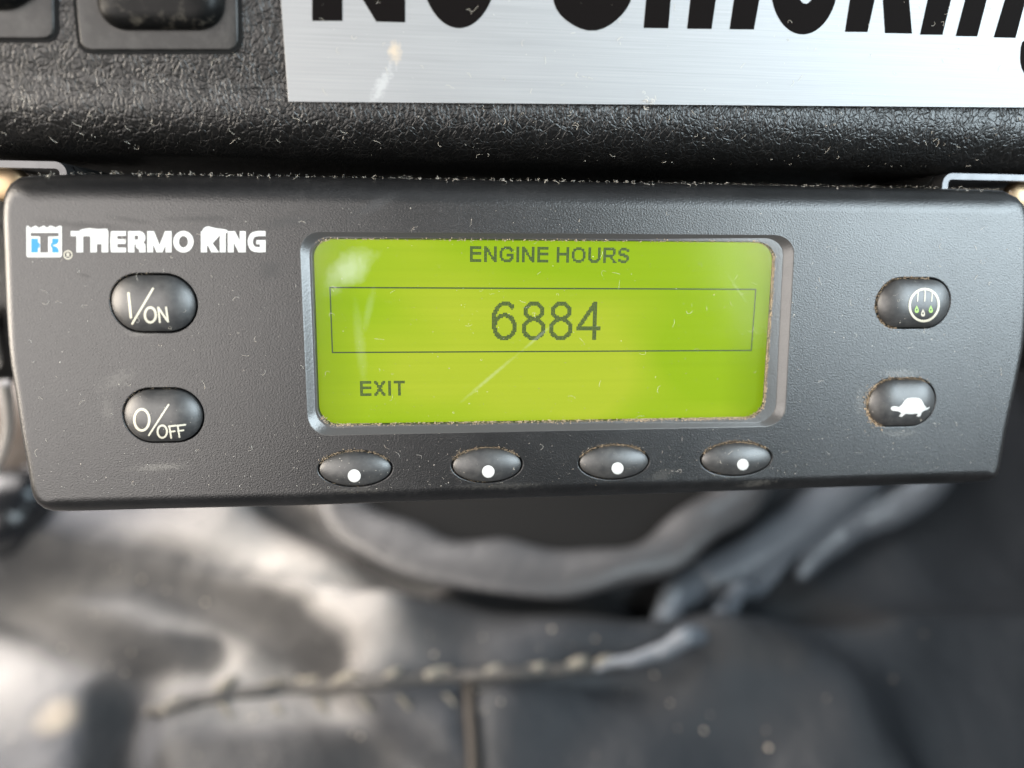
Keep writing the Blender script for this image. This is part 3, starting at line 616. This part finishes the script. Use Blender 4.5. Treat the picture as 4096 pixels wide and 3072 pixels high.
# ------------------------------------------------------------------ mounting brackets with screws
t = NT('zinc_plate'); ZINC = t.spec((0.13, 0.13, 0.135), t.math('ADD', 0.36, t.math('MULTIPLY', t.noise(300, 4), 0.2)), 1.0)
t = NT('brass'); BRASS = t.spec(t.mix(t.noise(300, 4), (0.42, 0.32, 0.21), (0.30, 0.21, 0.12)), 0.42, 1.0)
def bracket(side, lab, xe, xo, yb_, ym):
    """bent strip; xe px of the inner bend, xo px beyond the picture, yb_ px of the top bar, ym px of the unit's top edge"""
    zf, zb = -0.0075, -0.040
    pe = P2(xe, yb_, zf); po = P2(xo, yb_, zf); pm = P2(xe, ym, zf); sgn = 1 if side == 'l' else -1
    th_ = 0.0012; r = 0.0019; x_e, y_t = pe[0], pe[1]; y_b = pm[1] - 0.003
    pts = [(po[0], y_t)] + [(x_e - sgn * r + sgn * r * math.sin(a), y_t - r + r * math.cos(a)) for a in np.linspace(0, math.pi / 2, 8)] + [(x_e, y_b)]
    pts = np.array(pts); d = np.gradient(pts, axis=0); d /= np.linalg.norm(d, axis=1)[:, None]; nn = np.column_stack([d[:, 1], -d[:, 0]]) * sgn * th_
    L = np.vstack([pts, (pts + nn)[::-1]]); n = len(L)
    V = np.vstack([np.column_stack([L, np.full(n, z)]) for z in (zb, zf)]); Fs = bridge(n, 0, n); m_ = len(pts)
    for i in range(m_ - 1): Fs.append([n + i, n + i + 1, n + n - 2 - i, n + n - 1 - i])
    o = np.array([x_e, y_b, zb]); th = thing('mounting_bracket', o, lab, 'bracket', 'mounting brackets on top of the unit')
    mesh('strip', V, Fs, ZINC, th, smooth=False)
    # dark gusset beside the bend
    pg = P2(xe + sgn * 95, ym, zf - 0.004); V = []
    for z in (zb, zf - 0.003): V += [(x_e + sgn * 0.00002, y_t - 0.0004, z), (x_e + sgn * 0.00002, y_b, z), (pg[0], y_b, z), (pg[0], pm[1] + 0.0002, z)]
    mesh('gusset', V, bridge(4, 0, 4) + [[4, 5, 6, 7]], BLACK, th, smooth=False)
    return th
thl = bracket('l', 'bent zinc mounting bracket at the top left corner of the unit', 262, -260, 647, 694)
thr = bracket('r', 'bent zinc mounting bracket at the top right corner of the unit', 3776, 4500, 692, 752)
for th, px, py in ((thl, 34, 735), (thr, 4075, 790)):
    c = P2(px, py, -0.012); rp = []
    for z, r in ((-0.030, .0022), (-0.0135, .0022), (-0.0130, .0034), (-0.0112, .0034), (-0.0106, .0028)):
        rp.append(np.column_stack([ellipse(c[0], c[1], r, r, 24), np.full(24, z)]))
    V, Fs = stack(rp); Fs.append(list(range(len(V) - 24, len(V)))); mesh('screw', V, Fs, BRASS, th)

# ------------------------------------------------------------------ floor, boot and cables below (out of focus)
I4 = Matrix.Identity(4)
t = NT('floor_vinyl'); FLOOR = t.spec(t.mix(t.ramp(t.noise(9, 5, 0.65), [(0.4, 0.0), (0.7, 1.0)]), (0.02, 0.021, 0.023), (0.045, 0.046, 0.05)), t.math('ADD', 0.38, t.math('MULTIPLY', t.noise(30, 4), 0.3)), normal=t.bump(t.noise(60, 4, 0.6), 0.5, 0.004))
mesh('floor', [(-3, -1, -0.004), (3, -1, -0.004), (3, 4, -0.004), (-3, 4, -0.004)], [[0, 1, 2, 3]], FLOOR, frame=I4, smooth=False, kind='structure', label='dark vinyl cab floor')
mesh('light_blocker', *box(0.44, 0.47, -0.4, 1.6, -0.004, 0.43), FLOOR, frame=I4, smooth=False, kind='structure', label='dark unseen panel added to keep right lamp light off the floor')  # unseen panel added to block the right window's light from the floor
def fl(L, h=0.0): return np.array([on_floor(x, y, h) for x, y in L])
gx = np.linspace(-0.50, 0.42, 250); gy = np.linspace(0.08, 0.80, 200); GX, GY = np.meshgrid(gx, gy); H = np.zeros_like(GX)
def ridge(L, w, h, zref=0.0):
    global H
    p = catmull(fl(L, zref or 0.062)[:, :2], 10, False); d = np.full(GX.shape, 1e9)
    for q in p: d = np.minimum(d, np.hypot(GX - q[0], GY - q[1]))
    H = H + h * np.exp(-(d / w) ** 2)
def step(L, w, h, reach):
    """fold: the sheet drops by h across the line, most on the side right of its direction, and recovers within reach"""
    global H
    p = catmull(fl(L, 0.066)[:, :2], 10, False); d = np.full(GX.shape, 1e9); sg = np.zeros(GX.shape)
    for a, b in zip(p[:-1], p[1:]):
        m = (a + b) / 2; e = b - a; dd = np.hypot(GX - m[0], GY - m[1]); cr_ = e[0] * (GY - m[1]) - e[1] * (GX - m[0]); k_ = dd < d
        d = np.where(k_, dd, d); sg = np.where(k_, np.sign(cr_), sg)
    sd = d * sg; H = H + h * (0.5 + 0.5 * np.tanh(sd / w)) * np.exp(-np.maximum(sd, 0) / reach) - 0.25 * h * np.exp(-((sd + 0.8 * w) / w) ** 2)
step([(60, 2262), (350, 2275), (620, 2295), (900, 2390), (1130, 2520), (1330, 2680)], 0.014, 0.026, 0.16)
ridge([(120, 2275), (350, 2285), (620, 2305), (900, 2400), (1130, 2530), (1310, 2660)], 0.0150, -0.018)
step([(-260, 2330), (0, 2400), (250, 2510), (520, 2612), (860, 2612)], 0.015, 0.018, 0.10)
ridge([(-260, 2340), (0, 2410), (250, 2520), (520, 2622), (800, 2620)], 0.0135, -0.016)
ridge([(432, 3150), (432, 2950), (440, 2790)], 0.014, -0.030)
ridge([(1040, 1990), (1220, 2060), (1460, 2185), (1700, 2320)], 0.008, -0.020)
step([(1700, 2400), (2050, 2450), (2500, 2440)], 0.014, -0.030, 0.20)
ridge([(640, 2835), (1200, 2765), (1800, 2705), (2300, 2670), (2650, 2640)], 0.009, 0.006)
ridge([(650, 2875), (1200, 2815), (1800, 2755), (2300, 2720), (2700, 2690)], 0.006, -0.009)
ridge([(1870, 2740), (1885, 2900), (1900, 3200)], 0.0045, -0.010)
step([(2750, 2760), (3000, 2850), (3150, 3000), (3180, 3200)], 0.02, 0.012, 0.08)
step([(3000, 2480), (3250, 2560), (3480, 2700), (3600, 2900)], 0.018, -0.020, 0.08)
step([(3150, 2380), (3450, 2330), (3800, 2290), (4200, 2300)], 0.02, -0.018, 0.08)
for _ in range(26):
    kx, ky = rng.normal(0, 38, 2); H += rng.uniform(0.0003, 0.0014) * np.sin(GX * kx + GY * ky + rng.uniform(0, 6.3))
for _ in range(8):
    Hp = np.pad(H, 1, mode='edge'); H = (Hp[:-2, 1:-1] + Hp[2:, 1:-1] + Hp[1:-1, :-2] + Hp[1:-1, 2:] + 4 * Hp[1:-1, 1:-1]) / 8
H = np.maximum(H, -0.052) + 0.055
fade = np.clip((0.42 - GX) / 0.05, 0, 1) * np.clip((0.80 - GY) / 0.05, 0, 1); H = H * fade - 0.003 * (1 - fade)
V = np.column_stack([GX.ravel(), GY.ravel(), H.ravel()]); nx, ny = len(gx), len(gy)
Fs = [[j * nx + i, j * nx + i + 1, (j + 1) * nx + i + 1, (j + 1) * nx + i] for j in range(ny - 1) for i in range(nx - 1)]
def hat(x, y):
    i = int(np.clip(np.searchsorted(gx, x), 1, nx - 1)); j = int(np.clip(np.searchsorted(gy, y), 1, ny - 1)); return H[j, i]
def laid(x, y):
    p = on_floor(x, y, 0.055); h_ = 0.055
    for _ in range(12): h_ += 0.5 * (hat(p[0], p[1]) - h_); p = on_floor(x, y, h_)
    return p
t = NT('boot_leather')
def fb(px, py): p = laid(px, py); return p[0], p[1] - 0.4
def fblob(xa, ya, xb, yb, w, amt, ns=10, sh=0.22):
    a, b = np.array(fb(xa, ya)), np.array(fb(xb, yb)); c, d = (a + b) / 2, b - a
    return t.blob(c[0], c[1], np.linalg.norm(d) / 2, w, math.atan2(d[1], d[0]), ns, amt, sh)
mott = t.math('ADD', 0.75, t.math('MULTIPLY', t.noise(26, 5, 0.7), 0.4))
lc = t.mix(t.math('MULTIPLY', t.blob(-0.33, 0.0, 0.46, 0.40, 0.0, 9, 1.0, 0.35), mott), (0.0105, 0.0130, 0.0168), (0.112, 0.114, 0.127))  # paler left half: stronger light on the left, put into the colour
lc = t.mix(t.math('MULTIPLY', fblob(500, 1990, 1800, 2560, 0.085, 0.85), mott), lc, (0.36, 0.34, 0.318))  # pale band: light on the raised fold, painted into the leather
lc = t.mix(t.math('MULTIPLY', fblob(-450, 2540, 430, 2760, 0.052, 0.8), mott), lc, (0.30, 0.29, 0.285))  # pale patch: light at the lower left, painted in
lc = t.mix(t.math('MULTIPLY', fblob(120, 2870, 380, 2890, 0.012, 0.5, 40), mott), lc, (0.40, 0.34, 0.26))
dmin = None      # shade in the folds and under the collar, painted into the leather
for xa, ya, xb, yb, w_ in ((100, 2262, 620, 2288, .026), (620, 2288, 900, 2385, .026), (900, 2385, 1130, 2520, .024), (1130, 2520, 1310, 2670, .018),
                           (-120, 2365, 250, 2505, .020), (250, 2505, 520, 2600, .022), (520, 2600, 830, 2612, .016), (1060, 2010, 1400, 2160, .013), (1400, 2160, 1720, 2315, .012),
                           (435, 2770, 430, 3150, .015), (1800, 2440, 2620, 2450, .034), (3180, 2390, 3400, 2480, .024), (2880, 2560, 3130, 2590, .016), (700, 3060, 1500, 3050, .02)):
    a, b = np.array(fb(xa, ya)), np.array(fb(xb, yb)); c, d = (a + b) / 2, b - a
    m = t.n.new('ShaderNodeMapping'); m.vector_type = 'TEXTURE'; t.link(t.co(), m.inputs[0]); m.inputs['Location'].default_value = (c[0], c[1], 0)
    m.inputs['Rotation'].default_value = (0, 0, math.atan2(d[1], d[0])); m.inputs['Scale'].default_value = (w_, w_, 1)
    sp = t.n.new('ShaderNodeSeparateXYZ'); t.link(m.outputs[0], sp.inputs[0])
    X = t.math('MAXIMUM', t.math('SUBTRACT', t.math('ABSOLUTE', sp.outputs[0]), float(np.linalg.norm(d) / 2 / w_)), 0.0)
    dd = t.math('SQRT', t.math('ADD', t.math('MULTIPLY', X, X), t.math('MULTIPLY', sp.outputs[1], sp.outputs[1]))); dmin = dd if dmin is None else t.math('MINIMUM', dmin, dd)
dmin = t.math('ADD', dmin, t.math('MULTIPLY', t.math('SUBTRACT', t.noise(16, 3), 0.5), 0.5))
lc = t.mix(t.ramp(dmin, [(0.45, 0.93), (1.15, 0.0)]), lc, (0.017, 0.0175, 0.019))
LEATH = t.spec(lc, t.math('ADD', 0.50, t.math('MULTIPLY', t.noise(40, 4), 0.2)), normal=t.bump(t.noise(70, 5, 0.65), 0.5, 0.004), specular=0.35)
boot = thing('gear_lever_boot', (0, 0.4, 0), 'creased black leather gear lever boot with coarse stitching below the unit', 'boot', frame=I4)
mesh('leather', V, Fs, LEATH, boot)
t = NT('collar_rubber'); COLLAR = t.spec((0.05, 0.05, 0.053), t.math('ADD', 0.32, t.math('MULTIPLY', t.noise(40, 4), 0.2)), normal=t.bump(t.noise(110, 4, 0.6), 0.35, 0.003))
# oval collar; a flat black sheet inside stands in for the shaded hole
t_ = np.linspace(0, 2 * math.pi, 90, endpoint=False)
cpx = catmull([(2080, 2268), (1780, 2222), (1520, 2115), (1330, 1990), (1250, 1800), (1450, 1640), (2080, 1560), (2700, 1640), (3000, 1800), (2960, 1960), (2760, 2125), (2480, 2240)], 10)
cp = fl(cpx, 0.075); cp = resample(cp, 110); tt = np.roll(cp, -1, 0) - np.roll(cp, 1, 0); tt /= np.linalg.norm(tt, axis=1)[:, None]; nn = np.column_stack([tt[:, 1], -tt[:, 0]])
kk_ = np.arange(110) / 110 * 2 * math.pi; cw_ = 1 + 0.16 * np.sin(3 * kk_ + 0.7) + 0.10 * np.sin(7 * kk_ + 2.0) + 0.05 * np.sin(13 * kk_); cj_ = 0.0016 * np.sin(5 * kk_ + 1) + 0.0011 * np.sin(11 * kk_ + 0.4)
rr_ = []
for a in np.linspace(0, 2 * math.pi, 17):
    w_, h_ = 0.0140 * math.cos(a) * cw_, 0.0065 * math.sin(a) * (2 - cw_); rr_.append(np.column_stack([cp[:, :2] + nn * (w_ + cj_)[:, None], 0.070 + h_ + cj_ * 0.6]))
V, Fs = stack(rr_); mesh('collar', V, Fs, COLLAR, boot)
v, f = fill([cp[:, :2]]); mesh('hole_shade_sheet', np.column_stack([v, np.full(len(v), 0.062)]), f, BLACK, boot, smooth=False)
STI = simple('stitch_thread', (0.15, 0.138, 0.115), 0.85)
def stitch(x, y, dx, dy, r, mat):
    pts = []
    for u in np.linspace(-1, 1, 9):
        q = laid(x + u * dx, y - u * dy); q[2] += r * (0.9 - 0.9 * u * u) - 0.0004; pts.append(q)
    V, Fs = tube(np.array(pts), r * np.array([.35, .8, 1, 1.05, 1.1, 1.05, 1, .8, .35]), 8); mesh('stitch', V, Fs, mat, boot)
for x, y in [(690, 2825), (905, 2745), (1085, 2748), (1210, 2738), (1375, 2722), (1555, 2712), (1735, 2700), (1960, 2692), (2130, 2684), (2290, 2668), (2400, 2655)]:
    stitch(x, y, rng.uniform(46, 62), rng.uniform(22, 36), rng.uniform(.0019, .0026), STI)
DSEAM = simple('seam_welt', (0.035, 0.033, 0.031), 0.6); VSEAM = simple('seam_cord', (0.030, 0.024, 0.019), 0.8)
for L_, r_, mm in (([(600, 2852), (900, 2790), (1200, 2762), (1500, 2738), (1800, 2715), (2100, 2698), (2400, 2668), (2600, 2635)], .0030, DSEAM), ([(1878, 2735), (1882, 2850), (1890, 2960), (1898, 3120)], .0028, VSEAM)):
    pts = np.array([laid(x, y) for x, y in catmull(L_, 10, False)]); pts[:, 2] += r_ * 0.5; V, Fs = tube(pts, r_, 8); mesh('seam', V, Fs, mm, boot)
for x, y in [(905, 2838), (1110, 2838), (1285, 2826), (1460, 2816), (1615, 2806), (1800, 2800)]:
    stitch(x, y, 26, -30, .0011, STI)
# cables and straps on the right
t = NT('cable_sheath'); CAB = t.spec((0.10, 0.112, 0.13), 0.25, normal=t.bump(t.noise(120, 3), 0.3, 0.002))
def cable(name, L, h, r, lab, cat='cable', mat=CAB):
    p = np.array([laid(x, y) for x, y in catmull(L, 14, False)]); rad = np.full(len(p), r); nt_ = min(22, len(p)); rad[:nt_] *= np.linspace(0.12, 1, nt_) ** 0.6
    zz_ = np.pad(np.maximum(p[:, 2], 0.03), 14, mode='edge'); p[:, 2] = np.convolve(zz_, np.ones(29) / 29, 'valid') + h * (rad / r); V, Fs = tube(p, rad, 14); o = p[0].copy(); o[2] = 0
    return mesh(name, V, Fs, mat, origin=o, frame=I4, label=lab, cat=cat, group='cables beside the gear lever boot')
cable('cable', [(2380, 2690), (2640, 2625), (2790, 2540), (2930, 2455), (3040, 2363), (3180, 2180), (3300, 1960), (3360, 1750)], 0.008, 0.0050, 'thin glossy cable curving up to the right from the stitched seam')
cable('hose', [(2640, 2520), (2720, 2430), (2880, 2330), (3040, 2230), (3230, 2090), (3430, 1930), (3560, 1750)], 0.006, 0.0150, 'thick grey hose between the collar and the thin cable', 'hose')
cable('hose', [(3180, 2330), (3270, 2210), (3400, 2110), (3560, 2050), (3700, 1960), (3800, 1800)], 0.004, 0.0110, 'smaller dark hose furthest right below the unit', 'hose')
# round knob seen past the lower left corner
kn = on_floor(90, 2120, 0.06); prof_k = [(0.0, 0.010), (0.012, 0.011), (0.03, 0.012), (0.05, 0.020), (0.065, 0.029), (0.08, 0.033), (0.095, 0.031), (0.106, 0.022), (0.111, 0.010), (0.1115, 0.001)]
KNOB = simple('knob_gloss', (0.012, 0.013, 0.015), 0.22)
V, Fs = stack([np.column_stack([ellipse(kn[0] , kn[1], r * .8, r * .8, 36), np.full(36, z * .9)]) for z, r in prof_k]); Fs.append(list(range(len(V) - 36, len(V))))
lev = thing('lever', (kn[0], kn[1], 0), 'black lever with round knob seen below the lower left corner of the unit', 'lever', frame=I4)
mesh('knob', V[72:], stack([V[72 + 36 * i:108 + 36 * i] for i in range(8)])[1] + [list(range(7 * 36, 8 * 36))], KNOB, lev); mesh('shaft', V[:108], stack([V[36 * i:36 + 36 * i] for i in range(3)])[1], KNOB, lev)

parts = []
for i in range(70):
    p = laid(rng.uniform(0, 3700), rng.uniform(2250, 3060)); r = rng.choice([.0005, .0008, .0012], p=[.5, .35, .15]); s_ = r * rng.uniform(.6, 1.2, 3)
    parts.append((np.array([(1, 0, 0), (-1, 0, 0), (0, 1, 0), (0, -1, 0), (0, 0, 1), (0, 0, -1)]) * s_ + p, [[0, 2, 4], [2, 1, 4], [1, 3, 4], [3, 0, 4], [2, 0, 5], [1, 2, 5], [3, 1, 5], [0, 3, 5]]))
v, f = join(parts); mesh('crumbs', v, f, simple('crumb', (0.55, 0.47, 0.38), 0.35), frame=I4, kind='stuff', label='scattered pale crumbs on the leather below the unit', cat='crumbs')
def at(px, py, d): return CAM + CW @ (np.array([(px - PX) / F, (py - PY) / F, 1.0]) * d)
PALE = simple('pale_sheath', (0.34, 0.33, 0.31), 0.4)
p = catmull([at(-40, 1240, .20), at(-20, 1380, .205), at(10, 1500, .21), at(32, 1620, .22), at(28, 1740, .24), at(-10, 1850, .27), at(-60, 1960, .33), on_floor(-120, 2080, .004)], 10, False)
V, Fs = tube(p, 0.0016, 10); mesh('wire', V, Fs, PALE, origin=p[-1], frame=I4, label='pale thin wire hanging past the left end of the unit', cat='wire')
WHT = simple('white_nylon', (0.7, 0.7, 0.72), 0.35)
V, Fs = tube(np.array([at(-160, 1532, .215), at(-60, 1528, .213), at(36, 1522, .211), at(41, 1522, .211)]), np.array([.0017, .0017, .0017, .0008]), 12); mesh('cable_tie', V, Fs, WHT, origin=at(-160, 1532, .215), frame=I4, label='white cable tie tail poking out left of the unit', cat='cable tie')
t = NT('brown_trim'); TRIM = t.spec(t.mix(t.noise(30, 4), (0.10, 0.075, 0.055), (0.06, 0.05, 0.045)), 0.45)
c_ = on_floor(-60, 1900, 0.05); rr_ = []
for z, r in ((0.0, .075), (.03, .077), (.06, .072), (.08, .06), (.092, .04), (.097, .015)): rr_.append(np.column_stack([ellipse(c_[0], c_[1] + 0.03, r, r * .8, 40), np.full(40, z)]))
V, Fs = stack(rr_); Fs.append(list(range(len(V) - 40, len(V)))); mesh('trim_cover', V, Fs, TRIM, origin=(c_[0], c_[1], 0), frame=I4, label='rounded brown trim cover on the floor at the far left', cat='cover')

# ------------------------------------------------------------------ dust, lint and grit
t = NT('lint'); LINT = t.spec(t.mix(t.noise(350, 2), (0.80, 0.78, 0.72), (0.55, 0.47, 0.36)), 0.8)
GRIT = NT('grit'); GRIT = GRIT.spec(GRIT.mix(GRIT.noise(900, 2), (0.60, 0.47, 0.32), (0.22, 0.16, 0.11)), 0.8)
OCT_V = np.array([(1, 0, 0), (-1, 0, 0), (0, 1, 0), (0, -1, 0), (0, 0, 1), (0, 0, -1)], float); OCT_F = [[0, 2, 4], [2, 1, 4], [1, 3, 4], [3, 0, 4], [2, 0, 5], [1, 2, 5], [3, 1, 5], [0, 3, 5]]
def speck(p, r): 
    s = r * rng.uniform(0.5, 1.3, 3); a = rng.uniform(0, 6.28); c, s2 = math.cos(a), math.sin(a); v = OCT_V * s; v = np.column_stack([v[:, 0] * c - v[:, 1] * s2, v[:, 0] * s2 + v[:, 1] * c, v[:, 2]]); return v + p, OCT_F
def fibre_(p, ln, r, e1, e2, nrm, curl=1.0):
    a = rng.uniform(0, 6.28); k = rng.normal(0, 1.2 * curl); q = [np.zeros(2)]; n = 7
    for i in range(n): q.append(q[-1] + ln / n * np.array([math.cos(a), math.sin(a)])); a += k / n * 2 + rng.normal(0, .25 * curl)
    q = np.array(q); path = p + np.outer(q[:, 0], e1) + np.outer(q[:, 1], e2) + np.outer(np.abs(np.sin(np.linspace(0, 3.1, n + 1))) * ln * rng.uniform(0, .12) + r, nrm)
    return tube(path, r, 3)
EX, EY, EZ = np.eye(3)
parts = []
f0, f1 = face_loop.min(0), face_loop.max(0)
def face_pts(n, low=0.0):
    """n random points on the front of the unit with their heights"""
    P = np.column_stack([rng.uniform(f0[0], f1[0], 3 * n), rng.uniform(f0[1], f1[1], 3 * n)])
    k_ = rng.random(3 * n) < low; P[k_, 1] = f0[1] + np.abs(rng.normal(0, 0.006, k_.sum()))
    z = np.zeros(len(P)); ok = inside(face_loop, P); ri_ = inside(REC_I, P); z[ri_] = GZ; ok &= ri_ | ~inside(REC_O, P)
    for b, (cap, zf) in zip(BT, caps):
        big = inside(outline(b, 0.0006), P); small = inside(outline(b, -0.0003), P); ok &= ~big | small
        for q in np.nonzero(small)[0]: z[q] = zf(*P[q]) + 0.00003
    return np.column_stack([P, z])[ok][:n]
for p in face_pts(1700, 0.30): parts.append(speck(p, rng.choice([.00003, .00004, .00006, .00009], p=[.34, .34, .24, .08])))
for p in face_pts(150): parts.append(fibre_(p, rng.uniform(.0004, .0019), rng.uniform(.000012, .000024), EX, EY, EZ))
top = OUT[ON_[:, 1] > 0.9]
for i in range(1500):   # fuzz along the top edge
    p = top[rng.integers(len(top))] + rng.normal(0, .0002, 2); zz = -0.0034 + rng.uniform(-.0006, .0006)
    parts.append(speck(np.array([p[0] + rng.uniform(-.0004, .0004), p[1] + .00002, zz]), rng.uniform(.00003, .00007)))
for i in range(60):
    p = top[rng.integers(len(top))]; parts.append(fibre_(np.array([p[0], p[1] - 0.0001, -0.002]), rng.uniform(.0004, .0014), .00002, EX, EY, EZ, 1.5))
v, f = join(parts); mesh('dust', v, f, LINT, origin=unit_o, kind='stuff', label='pale lint and dust specks scattered over the faceplate', cat='dust')
parts = []
def grit_ring(i, a0, a1, n, spread, r0=.00005, r1=.00014, fuzz=0):
    o = ccw(outline(BT[i], 0.00028, 360)); c = np.array([BT[i]['cx'], BT[i]['cy']]); ang = np.degrees(np.arctan2((o - c)[:, 1], (o - c)[:, 0])) % 360
    cand = o[((ang - a0) % 360) <= ((a1 - a0) % 360)]
    for _ in range(n):
        p = cand[rng.integers(len(cand))] + rng.normal(0, spread, 2); parts.append(speck(np.array([p[0], p[1], rng.uniform(-.0006, .0002)]), rng.uniform(r0, r1)))
    for _ in range(fuzz):
        p = cand[rng.integers(len(cand))] + rng.normal(0, spread, 2); parts.append(fibre_(np.array([p[0], p[1], 0.0]), rng.uniform(.0005, .0012), .00002, EX, EY, EZ, 2))
grit_ring(3, 35, 235, 620, .00022, fuzz=14); grit_ring(3, 150, 230, 300, .0005, .00006, .0002, fuzz=30); grit_ring(2, 60, 240, 380, .00018, fuzz=8)
for i in (4, 5, 6, 7): grit_ring(i, 15, 170, 480, .00020, .00004, .00011, fuzz=9); grit_ring(i, 190, 290, 90, .0006, .00003, .00007)
grit_ring(0, 90, 200, 70, .00010, .00003, .00008); grit_ring(1, 60, 200, 60, .0002, .00003, .00008)
RIN = loop_normals(REC_I); rI = REC_I + loop_normals(REC_I) * -0.0001; rc_ = rI.mean(0)
for i in range(3400):   # dirt packed along the lower and right edges of the display
    k_ = rng.integers(len(rI)); p = rI[k_]; rel = (p - rc_) / (REC_I.max(0) - rc_); w_ = 0
    if rel[1] < -0.9: w_ = 0.40 + 0.75 * (rel[0] > 0.35) + 0.4 * (rel[0] < -0.85)
    if rel[0] > 0.9: w_ = 1.0
    if rel[1] > 0.9: w_ = 0.12 + 0.3 * (abs(rel[0]) > 0.9)
    if rng.random() > w_: continue
    for _ in range(2):
        s_ = abs(rng.normal(0, .00022)); nn = RIN[k_]; q = p + nn * s_ + rng.normal(0, .0003, 2) * np.abs([nn[1], nn[0]]); parts.append(speck(np.array([q[0], q[1], GZ + min(s_ * 1.3, .00035) + .00005]), rng.uniform(.00005, .00015)))
v, f = join(parts); mesh('grit', v, f, GRIT, origin=unit_o, kind='stuff', label='brown grit packed around the buttons and display edge', cat='grit')
parts = []
base0 = np.array([0, Y0, Z0])
for i in range(620):
    x = rng.uniform(-0.12, 0.12)
    if rng.random() < 0.62:
        a = rng.uniform(-0.1, 1.2); p = np.array([x, cy - RL * math.sin(a), cz + RL * math.cos(a)]); nrm = np.array([0, -math.sin(a), math.cos(a)]); e2 = np.array([0, math.cos(a), math.sin(a)])
    else:
        if x > on_dash(1150, 300)[0]: continue
        p = base0 + Ud * rng.uniform(0, 0.03) + EX * x; nrm, e2 = Nd, Ud
    if rng.random() < 0.75: parts.append(speck(p, rng.choice([.00003, .00005, .00009], p=[.5, .38, .12])))
    else: parts.append(fibre_(p, rng.uniform(.0004, .0017), .000024, EX, e2, nrm))
v, f = join(parts); mesh('dust', v, f, LINT, origin=(0, Y0, Z0), kind='stuff', label='dust and lint on the lower lip of the dashboard', cat='dust')
parts = []
for i in range(110):
    p = on_dash(rng.uniform(1180, 4090), rng.uniform(0, 405)) + Nd * 0.00102
    if rng.random() < 0.6: parts.append(speck(p, rng.uniform(.00003, .00007)))
    else: parts.append(fibre_(p, rng.uniform(.0004, .0016), .000022, EX, Ud, Nd))
c = on_dash(2580, 412) + Nd * .001
for i in range(26): parts.append(fibre_(c + rng.normal(0, .0005, 3), rng.uniform(.0006, .0013), .000025, EX, Ud, Nd, 2))
v, f = join(parts); mesh('dust', v, f, LINT, origin=so, kind='stuff', label='tiny white lint specks on the brushed metal sign', cat='dust')

for o in bpy.data.objects:
    if 'o' in o: del o['o']
